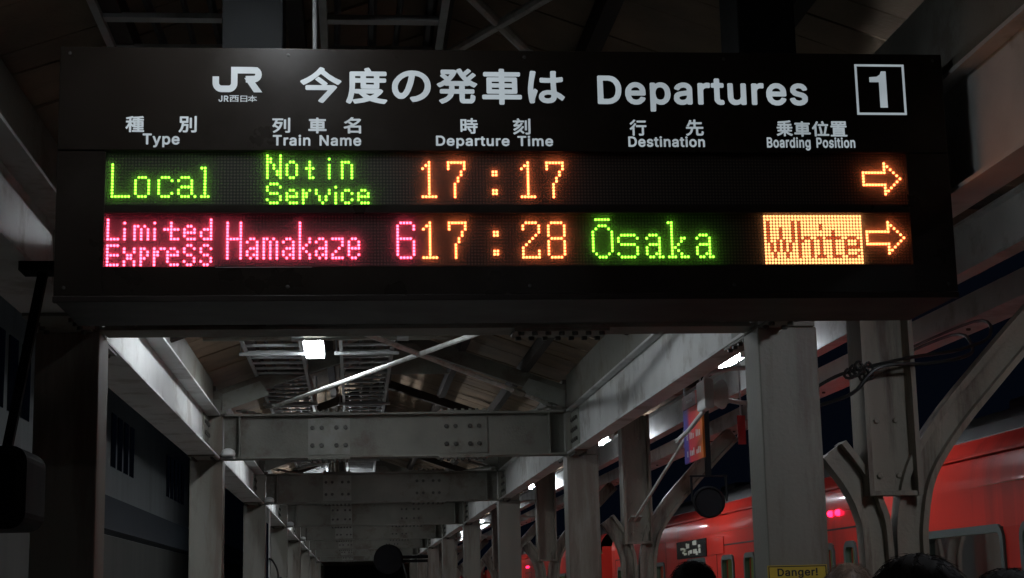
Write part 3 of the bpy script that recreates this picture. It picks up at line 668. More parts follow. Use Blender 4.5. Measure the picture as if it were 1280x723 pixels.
def spline(pts, n=5):
    out = []
    for i in range(len(pts) - 1):
        p0, p1, p2, p3 = pts[max(i - 1, 0)], pts[i], pts[i + 1], pts[min(i + 2, len(pts) - 1)]
        for k in range(n):
            t = k / n
            out.append(tuple(0.5 * (2 * b + (c - a) * t + (2 * a - 5 * b + 4 * c - d) * t * t + (3 * b - a - 3 * c + d) * t ** 3) for a, b, c, d in zip(p0, p1, p2, p3)))
    out.append(pts[-1])
    return out


def rail_column(y):
    c = thing('rail_column', '', 'column', (2.32, y, 0), 'old bent-rail columns along the right platform edge')
    rp = spline([(2.395, 0.03), (2.395, 1.0), (2.395, 1.72), (2.405, 1.93), (2.46, 2.14), (2.60, 2.345), (2.79, 2.555), (3.0, 2.775), (3.12, 2.89), (3.165, 2.93)])
    lp = spline([(2.245, 0.03), (2.245, 1.0), (2.245, 1.80), (2.225, 1.97), (2.17, 2.10), (2.075, 2.235)])
    obj('curved_bracket', rail_sweep(MB(), rp, y, 0.135, 0.12), 'old_rail', c)
    obj('curved_bracket', rail_sweep(MB(), lp, y, 0.125, 0.12), 'old_rail', c)
    p = MB()
    p.box(2.205, 2.225, y - 0.1, y + 0.1, 2.03, 3.09).box(2.225, 2.42, y - 0.008, y + 0.008, 2.03, 3.09).box(2.42, 2.44, y - 0.1, y + 0.1, 2.03, 3.09)
    p.box(2.226, 2.419, y - 0.085, y - 0.0085, 2.03, 2.05)
    bolts(p, [(2.28 + k * 0.085, y - 0.008, z) for k in range(2) for z in (2.12, 2.36, 2.9)], (0, -1, 0), 0.013, 0.014)
    obj('post', p, ['old_rail', 'old_rail'], c)
    obj('gusset_plate', bolts(MB().box(2.16, 2.50, y - 0.075, y - 0.063, 0.85, 1.2), [(2.21 + k * 0.08, y - 0.075, z) for k in range(4) for z in (0.92, 1.03, 1.14)], (0, -1, 0), 0.015), ['old_rail', 'old_rail'], c)
    obj('base_plate', MB().box(2.12, 2.52, y - 0.15, y + 0.15, 0, 0.028), 'old_rail', c)
    return c


rc = rail_column(Y0 + SP)
rc['label'] = 'old bent-rail column with forked curved brackets beside the Danger column'
for n in range(2, NB):
    dup(rc, (2.32, Y0 + SP * n, 0), f'old bent-rail column with forked curved brackets, {ORD[n - 1]} along the train')

# ================================================================ EAVE BEAMS
mb = MB().ibeam('y', 2.78, 3.03, 3.26, -4, 66, 0.09, 0.012, 0.012)
o = tag(obj('purlin_beam', mb, 'pale_steel', at=(2.78, 0, 3.1)), 'long pale steel purlin under the right canopy, inner one of two', 'beam', 'long steel purlins under the right canopy')
mb = MB()
mb.box(3.09, 3.10, -4, 66, 2.96, 3.085).box(3.102, 3.29, -4, 66, 2.96, 2.972).box(3.102, 3.2, -4, 66, 3.073, 3.085)
bolts(mb, [(3.2, -3.5 + k * 0.9, 2.96) for k in range(40)], (0, 0, -1), 0.012, 0.012)
o = tag(obj('eave_beam', mb, ['pale_steel', 'bolt'], at=(3.15, 0, 3.1)), 'long pale steel eave beam on the curved brackets above the train', 'beam', 'long steel purlins under the right canopy')

# ================================================================ CANOPY ROOF
roof = thing('canopy_roof', 'dark timber boarded canopy roof over the platform', 'roof', (RIDGE_X, 30, 3.4))


def deck(x0, x1, name='roof_deck'):
    mb = MB()
    y = -4.0
    while y < 66:
        wd = 0.19
        dz = random.uniform(-0.006, 0.006)
        za, zb = roof_z(x0) + dz, roof_z(x1) + dz
        if x0 < 1.95 < x1:
            za = roof_z(1.951)
        mb.add([(x0, y, za), (x1, y, zb), (x1, y + wd, zb), (x0, y + wd, za), (x0, y, za + .025), (x1, y, zb + .025), (x1, y + wd, zb + .025), (x0, y + wd, za + .025)],
               [(0, 3, 2, 1), (4, 5, 6, 7), (0, 1, 5, 4), (1, 2, 6, 5), (2, 3, 7, 6), (3, 0, 4, 7)])
        y += wd + 0.004
    obj(name, mb, 'wood', roof)


deck(-1.75, RIDGE_X - 0.003)
deck(RIDGE_X + 0.003, 1.948)
deck(1.955, 3.5)
obj('roof_sheet', MB().prism([(-1.78, roof_z(-1.75) + 0.04), (RIDGE_X, RIDGE_Z + 0.05), (1.95, roof_z(1.95) + 0.05), (3.54, roof_z(3.5) + 0.04), (3.54, roof_z(3.5) + 0.06), (1.95, roof_z(1.95) + 0.08), (RIDGE_X, RIDGE_Z + 0.08), (-1.78, roof_z(-1.75) + 0.06)], 'y', -4.1, 66.1), 'wall_dark', roof)
for px_ in (-0.75, -0.2, 0.9, 1.42, 2.25):
    obj('roof_batten', MB().box(px_ - 0.03, px_ + 0.03, -4, 66, roof_z(px_ + 0.03) - 0.108, roof_z(px_ + (0.03 if px_ > RIDGE_X else -0.03)) - 0.012), 'wood_dark', roof)
obj('ridge_board', MB().box(RIDGE_X - 0.03, RIDGE_X + 0.03, -4, 66, RIDGE_Z - 0.16, RIDGE_Z - 0.018), 'wood_dark', roof)
k = 0
for n in range(0, NB * 2 - 1):
    y = Y0 + SP / 2 * n
    hd = 0.12 if n % 2 == 0 else 0.08
    mb = MB()
    zoff = -0.115 - hd / 2
    mb.beam((XL, y, roof_z(XL) + zoff), (RIDGE_X, y, RIDGE_Z + zoff), 0.08, hd)
    mb.beam((RIDGE_X, y, RIDGE_Z + zoff), (1.9, y, roof_z(1.9) + zoff), 0.08, hd)
    obj('rafter', mb, 'paint_beam' if n % 2 == 0 else 'wood_dark', roof)
    if n % 2 == 0:
        for poly in ([(RIDGE_X - 0.45, RIDGE_Z - 0.5), (RIDGE_X + 0.45, RIDGE_Z - 0.5), (RIDGE_X + 0.16, RIDGE_Z - 0.24), (RIDGE_X - 0.16, RIDGE_Z - 0.24)],
                     [(XR - 0.5, roof_z(XR - 0.5) - 0.3), (XR - 0.12, 3.16), (XR - 0.12, roof_z(XR - 0.12) - 0.16), (XR - 0.42, roof_z(XR - 0.42) - 0.16)],
                     [(XL + 0.5, roof_z(XL + 0.5) - 0.3), (XL + 0.12, 3.16), (XL + 0.12, roof_z(XL + 0.12) - 0.16), (XL + 0.42, roof_z(XL + 0.42) - 0.16)]):
            obj('haunch_plate', MB().prism(poly, 'y', y - 0.056, y - 0.046), 'plate', roof)
        obj('eave_rafter', MB().beam((2.0, y, roof_z(2.0) - 0.045), (3.45, y, roof_z(3.45) - 0.045), 0.07, 0.06), 'wood_dark', roof)

# ================================================================ BRACING RODS
def rod(name, label, p, q, r, m, tb=None, group='thin bracing rods under the roof'):
    t = thing(name, label, 'rod', p, group)
    obj('bar', MB().tube([p, q], r, 8), m, t)
    P, Q = Vector(p), Vector(q)
    d = (Q - P).normalized()
    for e, s in ((P, 1), (Q, -1)):
        c = e + d * s * 0.05
        obj('end_plate', MB().beam(c - d * 0.09, c + d * 0.09, 0.09, 0.012), 'plate', t)
    if tb:
        c = P + (Q - P) * tb
        obj('turnbuckle', MB().tube([c - d * 0.16, c - d * 0.12, c + d * 0.12, c + d * 0.16], 0.02, 8, [0.014, 0.03, 0.03, 0.014]), 'old_rail', t)
    return t


rod('bracing_rod', 'thin pale bracing rod shining white below the board, rising to the right', (-0.66, 13.38, 3.18), (1.66, 7.3, 3.2), 0.017, 'rod')
rod('bracing_rod', 'thin grey bracing rod with turnbuckle below the board, falling to the right', (-0.92, 7.3, 3.2), (1.62, 13.4, 3.18), 0.018, 'rod', 0.86)
rod('bracing_rod', 'thin pale bracing rod above the board, rising to the right', (-0.29, 6.7, 3.5), (1.66, 2.66, 3.46), 0.017, 'rod')
rod('bracing_rod', 'thin pale bracing rod above the board, falling to the right', (-0.85, 2.1, 3.48), (1.2, 6.75, 3.5), 0.017, 'rod')
for n in range(2, 6):
    ya = Y0 + SP * n
    rod('bracing_rod', f'thin pale bracing rod above the {ORD[n - 1]} bay behind the board, rising to the right', (-0.66, ya + SP - 0.12, 3.18), (1.66, ya + 0.3, 3.2), 0.017, 'rod')
    rod('bracing_rod', f'thin grey bracing rod above the {ORD[n - 1]} bay behind the board, falling to the right', (-0.92, ya + 0.3, 3.2), (1.62, ya + SP - 0.1, 3.18), 0.016, 'old_rail', 0.86)

# ================================================================ CONDUITS AND CABLE LADDERS
def conduit(label, x0, x1, y, z):
    t = thing('conduit_pipe', label, 'pipe', (x0, y, z), 'grey conduit pipes across the platform')
    obj('pipe', MB().tube([(x0, y, z), (x1, y, z)], 0.022, 12), 'paint', t, smooth=False)
    for xx in (x0 + 0.06, (x0 + x1) / 2, x1 - 0.06):
        obj('hanger_rod', MB().tube([(xx, y, z + 0.024), (xx, y, roof_z(xx) - 0.01)], 0.006, 6), 'galv', t)
    obj('coupling', MB().tube([(x0 + 0.6, y, z), (x0 + 0.68, y, z)], 0.028, 12).tube([(x1 - 0.5, y, z), (x1 - 0.42, y, z)], 0.028, 12), 'galv', t)


conduit('grey conduit pipe crossing behind the lit twin-tube lamp below the board', -1.02, 0.80, 11.2, 3.41)
conduit('grey conduit pipe crossing in the dark above the board', -0.95, 0.36, 6.2, 3.66)
tb = thing('conduit_bracket', 'small pale pipe bracket above the long conduit below the board', 'bracket', (0.05, 11.3, 3.47))
obj('bar', MB().tube([(-0.03, 11.3, 3.475), (0.18, 11.3, 3.475), (0.18, 11.3, 3.43)], 0.012, 8), 'paint', tb)
obj('hanger_rod', MB().tube([(-0.03, 11.3, 3.475), (-0.03, 11.3, roof_z(-0.03) - 0.01)], 0.006, 6), 'galv', tb)


def ladder(x0, x1, label):
    t = thing('cable_ladder', label, 'cable tray', ((x0 + x1) / 2, 30, 3.5), 'long cable ladders hung under the roof')
    for xx in (x0, x1):
        obj('side_rail', MB().box(xx - 0.012, xx + 0.012, -2, 64, 3.45, 3.535), 'galv', t)
    mb = MB()
    y = -1.9
    while y < 64:
        mb.box(x0 + 0.013, x1 - 0.013, y, y + 0.045, 3.458, 3.475)
        y += 0.3
    obj('rung', mb, 'galv', t)['kind'] = 'stuff'
    for k in range(4):
        xx = x0 + 0.05 + k * (x1 - x0 - 0.1) / 3 + random.uniform(-0.02, 0.02)
        pts = [(xx + random.uniform(-0.015, 0.015), yy, 3.492 + random.uniform(0, 0.012)) for yy in np.arange(-2, 64, 1.5)]
        obj('cable_run', MB().tube(pts, 0.011 + 0.004 * (k % 2), 6), 'cable', t)
    for n in range(0, NB * 2 - 2):
        y = Y0 + 1.9 + SP / 2 * n
        mb = MB().box(x0 - 0.05, x1 + 0.05, y - 0.02, y + 0.02, 3.425, 3.448)
        for xx in (x0 - 0.035, x1 + 0.035):
            mb.tube([(xx, y, 3.449), (xx, y, roof_z(xx) - 0.01)], 0.006, 6)
        obj('hanger', mb, 'galv', t)
    return t


ladder(-0.79, -0.38, 'long galvanised cable ladder under the roof, left of the lit lamp')
ladder(-0.09, 0.29, 'long galvanised cable ladder under the roof, right of the lit lamp')

# ================================================================ LAMPS
def twin_lamp(x, y, z, shielded, wing=0.008):
    t = thing('twin_tube_lamp', '', 'lamp', (x, y, z), 'twin-tube lamps along the middle of the platform')
    obj('lamp_housing', MB().prism([(x - 0.035, z + 0.0), (x + 0.035, z + 0.0), (x + 0.05, z + 0.05), (x - 0.05, z + 0.05)], 'y', y - 0.63, y + 0.63), 'white', t)
    if shielded:  # dark wings added to keep tube light off roof and trays
        mb = MB()
        for s in (-1, 1):
            mb.add([(x + s * 0.052, y - 0.63, z + 0.045), (x + s * 0.074, y - 0.63, z - wing), (x + s * 0.076, y - 0.63, z - wing + 0.001), (x + s * 0.054, y - 0.63, z + 0.047),
                    (x + s * 0.052, y + 0.63, z + 0.045), (x + s * 0.074, y + 0.63, z - wing), (x + s * 0.076, y + 0.63, z - wing + 0.001), (x + s * 0.054, y + 0.63, z + 0.047)],
                   [(0, 1, 2, 3), (7, 6, 5, 4), (0, 4, 5, 1), (1, 5, 6, 2), (2, 6, 7, 3), (3, 7, 4, 0)])
        obj('light_shield_wings', mb, 'light_shield', t)
    for s in (-1, 1):
        obj('lamp_tube', MB().tube([(x + s * 0.045, y - 0.59, z - 0.022), (x + s * 0.045, y + 0.59, z - 0.022)], 0.016, 10), 'tube', t)
    for s in (-1, 1):
        obj('lamp_holder', MB().box(x - 0.068, x + 0.068, y + s * 0.615 - 0.012, y + s * 0.615 + 0.012, z - 0.045, z - 0.002), 'white', t)
    for s in (-1, 1):
        obj('hanger_rod', MB().tube([(x, y + s * 0.45, z + 0.05), (x, y + s * 0.45, roof_z(x) - 0.005)], 0.007, 6), 'galv', t)
    return t


tl = twin_lamp(-0.285, 11.75, 3.475, True, 0.030)
tl['label'] = 'lit twin-tube lamp glaring white under the roof just below the departures board'
tl2 = twin_lamp(-0.285, 8.9, 3.475, True)
tl2['label'] = 'lit twin-tube lamp hidden behind the departures board'
tn = dup(tl, (-0.25, 4.02, 3.475), 'twin-tube lamp cut short for less light with one dead tube, hanging above and in front of the departures board')
tn.scale = (1, 0.5, 1)  # halved in length, one tube left dark, to weaken its light
darkened = [c for c in tn.children if c.name.startswith('lamp_tube')][0]
darkened.data = darkened.data.copy()
darkened.data.materials[0] = M['darkened_tube']
tb_ = twin_lamp(-0.28, 17.25, 3.22, False)
tb_['label'] = 'lit twin-tube lamp hidden behind the first cross beam below the board'
for i, y in enumerate((24.0, 30.7, 37.2, 43.7, 50.2)):
    dup(tb_, (-0.28, y, 3.22), f'lit twin-tube lamp hidden behind the {ORD[i + 1]} cross beam below the board')


def side_lamp(x, y, z):
    t = thing('side_tube_lamp', '', 'lamp', (x, y, z), 'short single-tube lamps along the platform edge')
    obj('lamp_housing', MB().prism([(x - 0.03, z + 0.02), (x + 0.03, z + 0.02), (x + 0.045, z + 0.07), (x - 0.045, z + 0.07)], 'y', y - 0.34, y + 0.34), 'white', t)
    obj('lamp_tube', MB().tube([(x, y - 0.3, z), (x, y + 0.3, z)], 0.019, 10), 'side_tube', t)
    for s in (-1, 1):
        obj('lamp_holder', MB().box(x - 0.025, x + 0.025, y + s * 0.325 - 0.012, y + s * 0.325 + 0.012, z - 0.022, z + 0.019), 'white', t)
    obj('hanger_rod', MB().tube([(x, y, z + 0.07), (x, y, roof_z(x) - 0.005)], 0.012, 8), 'white', t)
    return t


sl = side_lamp(2.5, 10.57, 3.13)
dup(sl, (2.5, -2.2, 3.13), 'lit single-tube lamp over the right platform edge behind the viewer')
sl['label'] = 'lit single-tube lamp beside the Danger column, above the white loudspeaker'
dup(sl, (2.5, 4.95, 3.13), 'lit single-tube lamp over the right platform edge beside the departures board')
for i, y in enumerate((16.17, 23.0, 29.5, 36.0, 42.5)):
    dup(sl, (2.5, y, 3.13), f'lit single-tube lamp over the right platform edge, {ORD[i + 1]} behind the board')
for i, y in enumerate((11.0, 17.5, 24.0, 30.5, 37.0, 43.5, 50.0, 56.5)):  # added lamps, hidden by the girder, to light the far building
    dup(sl, (-1.37, y, 3.02), f'unseen single-tube lamp added over the left platform edge, {ORD[i]} along the girder')

# ================================================================ DEPARTURES BOARD
BS = 0.89                                # drawn 2.83 m wide, set to the board's 2.52 m below
SX0, SX1, SZ0, SZ1, SY0, SY1 = -0.905, 1.927, 2.549, 3.361, 5.0, 5.47
board = thing('departures_board', 'wide dark brown departures board with lit dot-matrix train times', 'departures board', ((SX0 + SX1) / 2, 5.235, SZ0))
hs = MB()
hs.box(SX0, SX1, SY0 + 0.022, SY1, SZ0 + 0.004, SZ1 - 0.004)
obj('housing', hs, 'board_edge', board, bevel=0.004)
WX0, WX1 = -0.7595, 1.7865
obj('header_panel', MB().box(SX0, SX1, SY0, SY0 + 0.0215, 3.0265, SZ1), 'board', board, bevel=0.003)
fr = MB()
fr.box(SX0, WX0, SY0 + 0.001, SY0 + 0.0215, SZ0 + 0.02, 3.0235)
fr.box(WX1, SX1, SY0 + 0.001, SY0 + 0.0215, SZ0 + 0.02, 3.0235)
fr.box(WX0 + 0.0004, WX1 - 0.0004, SY0 + 0.001, SY0 + 0.0215, 2.828, 2.8525)
fr.box(WX0 + 0.0004, WX1 - 0.0004, SY0 + 0.001, SY0 + 0.0215, SZ0 + 0.02, 2.6575)
obj('display_frame', fr, 'board', board)
obj('bottom_trim', MB().box(SX0 - 0.002, SX1 + 0.002, SY0 - 0.003, SY0 + 0.0215, SZ0, SZ0 + 0.0185), 'board_edge', board, bevel=0.002)
sc_ = MB()
for sx_ in (SX0 + 0.03, -0.2, 0.55, 1.2, SX1 - 0.03):
    for sz_ in (SZ1 - 0.022, SZ0 + 0.045):
        sc_.lathe((sx_, SY0 + 0.0006, sz_), (0, -1, 0), [(0, 0.006), (0.0016, 0.0055), (0.002, 0.004)], 10)
obj('screw', sc_, 'galv_dull', board)
obj('window_strip', MB().box(-0.42, -0.125, SY0 - 0.0006, SY0 + 0.0005, 2.6545, 2.6562), 'galv', board)
for hx in (-0.3195, 1.3765):
    z1 = 1.65 + (roof_z(hx * BS) - 0.10 - 1.65) / BS
    obj('hanger_post', MB().box(hx - 0.0975, hx + 0.0975, 5.11, 5.36, SZ1 - 0.003, z1), 'hanger', board, bevel=0.004)
obj('hanger_pipe', MB().tube([(-0.12, 5.15, SZ1 - 0.004), (-0.122, 5.15, 1.65 + (roof_z(-0.11) - 0.02 - 1.65) / BS)], 0.007, 8), 'galv', board)

# ---- dot-matrix displays
P = 0.0101
COLX0, ROWZ0 = -0.749, 3.0145
LED_Y = SY0 + 0.0178


def glyph_rows(spec):
    """spec: {row: [cols or (first, last)]} -> set of (col, row)"""
    s = set()
    for r, cs in spec.items():
        rows = range(r[0], r[1] + 1) if isinstance(r, tuple) else (r,)
        for rr in rows:
            for c in cs:
                for cc in (range(c[0], c[1] + 1) if isinstance(c, tuple) else (c,)):
                    s.add((cc, rr))
    return s


def G(*specs):
    s = set()
    for off, sp in specs:
        s |= {(c + off, r) for c, r in glyph_rows(sp)}
    return s


LOCAL = G((1, {(3, 12): [0], 13: [(0, 5)]}),
          (8, {7: [(1, 3)], (8, 12): [0, 4], 13: [(1, 3)]}),
          (15, {7: [(1, 3)], 8: [0, 4], (9, 11): [0], 12: [0, 4], 13: [(1, 3)]}),
          (21, {7: [(1, 3)], 8: [0, 4], 9: [4], 10: [(1, 4)], (11, 12): [0, 4], 13: [(1, 3), 5]}),
          (28, {4: [0, 1], (5, 12): [1], 13: [(0, 2)]}))
NOTIN = G((0, {(0, 7): [0, 4]}), (0, {(1, 2): [1], (3, 4): [2], (5, 6): [3]}),
          (6, {2: [1, 2], (3, 6): [0, 3], 7: [1, 2]}),
          (12, {(2, 3): [1], 4: [(0, 2)], (5, 6): [1], 7: [1, 2]}),
          (19, {1: [0], (3, 7): [0]}),
          (23, {2: [(0, 2)], (3, 7): [0, 3]}),
          (0, {9: [(1, 3)], 10: [0, 4], 11: [0], 12: [(1, 3)], 13: [4], 14: [0, 4], 15: [(1, 3)]}),
          (6, {11: [1, 2], 12: [0, 3], 13: [(0, 3)], 14: [0], 15: [(1, 3)]}),
          (11, {11: [0, 2], (12, 13): [0, 1], (14, 15): [0]}),
          (15, {(11, 12): [0, 4], (13, 14): [1, 3], 15: [2]}),
          (21, {10: [0], (12, 15): [0]}),
          (23, {11: [1, 2], 12: [0, 3], 13: [0], 14: [0, 3], 15: [1, 2]}),
          (28, {11: [1, 2], 12: [0, 3], 13: [(0, 3)], 14: [0], 15: [(1, 3)]}))
ONE = {(2, 12): [2], 3: [1, 2], 4: [0, 2], 13: [(0, 4)]}
SEVEN = {2: [(0, 5)], (3, 4): [0, 5], (5, 6): [4], (7, 8): [3], (9, 13): [2]}
COLON = {(5, 6): [0, 1], (11, 12): [0, 1]}
TWO = {2: [(1, 4)], (3, 4): [0, 5], 5: [5], 6: [4], 7: [3], 8: [2], 9: [1], 10: [0], (11, 12): [0, 5], 13: [(0, 5)]}
EIGHT = {2: [(1, 4)], (3, 6): [0, 5], 7: [(1, 4)], (8, 12): [0, 5], 13: [(1, 4)]}
SIX = {2: [(1, 4)], (3, 4): [0, 5], (5, 6): [0], 7: [(0, 4)], (8, 12): [0, 5], 13: [(1, 4)]}
TIME1 = G((0, ONE), (8, SEVEN), (22, COLON), (31, ONE), (39, SEVEN))
TIME2 = G((0, ONE), (8, SEVEN), (22, COLON), (31, TWO), (39, EIGHT))
LIMITED = G((0, {(1, 6): [0], 7: [(0, 3)]}), (5, {2: [0], (4, 7): [0]}),
            (8, {3: [0, 1, 3], (4, 7): [0, 2, 4]}), (14, {2: [0], (4, 7): [0]}),
            (17, {(2, 3): [2], 4: [(0, 4)], (5, 6): [2], 7: [(2, 4)]}),
            (23, {3: [1, 2], 4: [0, 3], 5: [(0, 3)], 6: [0], 7: [(1, 3)]}),
            (28, {(1, 3): [3], 4: [(1, 3)], (5, 6): [0, 3], 7: [(1, 3)]}),
            (0, {(9, 15): [0], 9: [(0, 3)], 12: [(0, 3)], 15: [(0, 3)]}),
            (0, {(10, 14): [0]}),
            (5, {(10, 11): [0, 3], (12, 13): [1, 2], (14, 15): [0, 3]}),
            (10, {10: [0, 1], (11, 12): [0, 2], 13: [0, 1], (14, 15): [0]}),
            (14, {10: [0, 2, 3], (11, 12): [0, 1], (13, 15): [0]}),
            (18, {10: [1, 2], 11: [0, 3], 12: [(0, 3)], (13, 14): [0], 15: [(1, 3)]}),
            (23, {9: [1, 2], 10: [0, 3], 11: [0], 12: [1, 2], 13: [3], 14: [0, 3], 15: [1, 2]}),
            (28, {9: [1, 2], 10: [0, 3], 11: [0], 12: [1, 2], 13: [3], 14: [0, 3], 15: [1, 2]}))
SMA = {7: [1, 2], 8: [0, 3], 9: [3], 10: [(1, 3)], 11: [0, 3], 12: [0, 2, 3], 13: [1, 3]}
HAMA = G((0, {(2, 13): [0, 4], 7: [(1, 3)]}), (0, {7: [(0, 4)]}), (6, SMA), (11, {7: [0, 1, 3], (8, 13): [0, 2, 4]}), (17, SMA),
         (22, {(2, 13): [0]}), (22, {(7, 8): [3], 9: [2], 10: [1], 11: [2], (12, 13): [3]}), (27, SMA),
         (32, {7: [(0, 3)], (8, 9): [3], 10: [2], 11: [1], 12: [0], 13: [(0, 3)]}),
         (37, {7: [1, 2], (8, 9): [0, 3], 10: [(0, 3)], 11: [0], 12: [0, 3], 13: [1, 2]}))
BIGA = {6: [(1, 3)], 7: [0, 4], 8: [4], 9: [(1, 4)], (10, 11): [0, 4], 12: [0, 3, 4], 13: [1, 2, 4, 5]}
OSAKA = G((0, {1: [(1, 5)], 3: [(2, 4)], 4: [1, 5], (5, 11): [0, 6], 12: [1, 5], 13: [(2, 4)]}),
          (8, {6: [(1, 5)], 7: [0, 6], 8: [0], 9: [(1, 5)], (10, 11): [6], 12: [0, 6], 13: [(1, 5)]}),
          (17, BIGA),
          (24, {2: [0, 1], (3, 12): [1], 13: [(0, 2)]}), (24, {7: [4, 5], 8: [4], 9: [3], 10: [2], 11: [3], 12: [4], 13: [(4, 6)]}),
          (33, BIGA))
WHITE_OFF = G((0, {(2, 8): [1, 9], (4, 7): [5]}), (0, {(9, 11): [2, 8]}), (0, {(8, 11): [4, 6]}), (0, {(12, 13): [3, 7]}),
              (11, {(2, 13): [0]}), (11, {7: [2, 3], 8: [1], (8, 13): [4]}), (11, {8: [1, 4]}),
              (17, {(3, 4): [1], 7: [0, 1], (8, 12): [1], 13: [(0, 2)]}),
              (20, {(5, 13): [2], 7: [(0, 4)]}), (20, {7: [(0, 4)], 13: [3, 4]}),
              (26, {7: [(1, 3)], (8, 12): [0], 8: [0, 4], 9: [0, 4], 10: [(0, 4)], 12: [0, 4], 13: [(1, 3)]}), (26, {(8, 12): [0]}))
WHITE = {(c, r) for c in range(32) for r in range(16)} - WHITE_OFF
ARROW = G((0, {5: [(0, 7)], 9: [(0, 7)], (6, 8): [0], (2, 4): [7], (10, 12): [7]}), (0, {3: [8], 4: [9], 6: [11], 7: [12], 8: [11], 10: [9], 11: [8]}), (0, {5: [10], 9: [10]}), (0, {3: [7, 8], 4: [7, 9], 10: [7, 9], 11: [7, 8]}))


def led_mesh(dots, c0, z0):
    mb = MB()
    n = 6
    for (c, r) in sorted(dots):
        x, z = COLX0 + P * (c + c0), z0 - P * r
        vs = []
        for (rad, dy) in ((0.0042, 0.0), (0.0042, -0.0020), (0.0037, -0.0036)):
            for k in range(n):
                t = 2 * math.pi * k / n
                vs.append((x + rad * math.cos(t), LED_Y - 0.0003 + dy, z + rad * math.sin(t)))
        fs = []
        for i in range(2):
            for k in range(n):
                fs.append((i * n + k, i * n + (k + 1) % n, (i + 1) * n + (k + 1) % n, (i + 1) * n + k))
        fs.append(tuple(2 * n + k for k in range(n)))
        mb.add(vs, fs)
    return mb


for (za, zb, z0, fields) in (
        (2.853, 3.0232, ROWZ0, [(LOCAL, 0, 'led_g', 'green lit word Local'), (NOTIN, 48, 'led_g', 'green lit words Not in Service'), (TIME1, 96, 'led_o', 'orange lit time 17:17'), (ARROW, 237, 'led_o', 'orange lit arrow pointing right')]),
        (2.658, 2.8275, 2.819, [(LIMITED, 0, 'led_r', 'red lit words Limited Express'), (HAMA, 36, 'led_r', 'red lit train name with capital H'), (G((0, SIX)), 88, 'led_r', 'red lit digit 6'), (TIME2, 96, 'led_o', 'orange lit time 17:28'), (OSAKA, 149, 'led_g', 'green lit word beginning with a barred O'), (WHITE, 204, 'led_y', 'amber lit block around the word White'), (WHITE_OFF, 204, 'led_dim', 'dim red lit word White inside the amber block'), (ARROW, 237, 'led_o', 'orange lit arrow pointing right')])):
    d = MB().box(WX0 + 0.0006, WX1 - 0.0006, LED_Y, LED_Y + 0.003, za, zb)
    panel = bpy.data.objects.new('tmp', None)
    base = Vector((COLX0 - P * 0.5, LED_Y, z0 - P * 0.5))
    me = bpy.data.meshes.new('dot_matrix')
    me.from_pydata([(x - base.x, y - base.y, z - base.z) for x, y, z in d.v], [], d.f)
    me.materials.append(M['led_panel'])
    bpy.data.objects.remove(panel)
    panel = bpy.data.objects.new('dot_matrix', me)
    COL.objects.link(panel)
    panel.parent = board
    panel.location = base - board.location
    for dots, c0, m, lab in fields:
        obj('led_lettering', led_mesh(dots, c0, z0), m, panel, label=lab)
    obj('display_cover', MB().add([(WX0 + 0.001, SY0 + 0.0035, za), (WX1 - 0.001, SY0 + 0.0035, za), (WX1 - 0.001, SY0 + 0.0035, zb), (WX0 + 0.001, SY0 + 0.0035, zb)], [(0, 1, 2, 3)]), 'cover', panel)


# ---- white lettering
def loops_of(ch):
    adv, s = GLYPHS[ch]
    return adv / 400.0, [[tuple(int(a) / 400.0 for a in q.split(',')) for q in lp.split(' ')] for lp in s.split(';')]


def fill(loops, name='t', depth=0.0006):
    """fill closed 2-D loops (holes included) -> list of verts, faces"""
    c = bpy.data.curves.new(name, 'CURVE')
    c.dimensions = '2D'
    c.fill_mode = 'BOTH'
    c.extrude = depth
    for lp in loops:
        s = c.splines.new('POLY')
        s.points.add(len(lp) - 1)
        for p, q in zip(s.points, lp):
            p.co = (q[0], q[1], 0, 1)
        s.use_cyclic_u = True
    o = bpy.data.objects.new(name, c)
    COL.objects.link(o)
    bpy.context.view_layer.update()
    me = bpy.data.meshes.new_from_object(o.evaluated_get(bpy.context.evaluated_depsgraph_get()))
    vs = [tuple(v.co) for v in me.vertices]
    fs = [tuple(p.vertices) for p in me.polygons]
    bpy.data.objects.remove(o)
    bpy.data.meshes.remove(me)
    bpy.data.curves.remove(c)
    return vs, fs


def bbox(loops):
    xs = [p[0] for l in loops for p in l]
    ys = [p[1] for l in loops for p in l]
    return min(xs), max(xs), min(ys), max(ys)


def fit(loops, x0, x1, z0, z1, src=None):
    a, b, c, d = src or bbox(loops)
    return [[(x0 + (p[0] - a) / (b - a) * (x1 - x0), z0 + (p[1] - c) / (d - c) * (z1 - z0)) for p in l] for l in loops]


def sign_mesh(loops, y=SY0 - 0.0009):
    vs, fs = fill(loops)
    return MB().add([(v[0], y - v[2], v[1]) for v in vs], fs)


def word_loops(s, gap=0.035):
    x, out = 0.0, []
    for ch in s:
        if ch == ' ':
            x += 0.16
            continue
        a, L = loops_of(ch)
        out += [[(p[0] + x, p[1]) for p in l] for l in L]
        x += a + gap
    return out


def line_loops(s, x0, x1, z0, z1, gap=0.035):
    L = word_loops(s, gap)
    xa, xb, _, _ = bbox(L)
    _, _, ca, cb = bbox(loops_of(s[0])[1])            # first letter gives baseline and cap height
    return fit(L, x0, x1, z0, z1, (xa, xb, ca, cb))


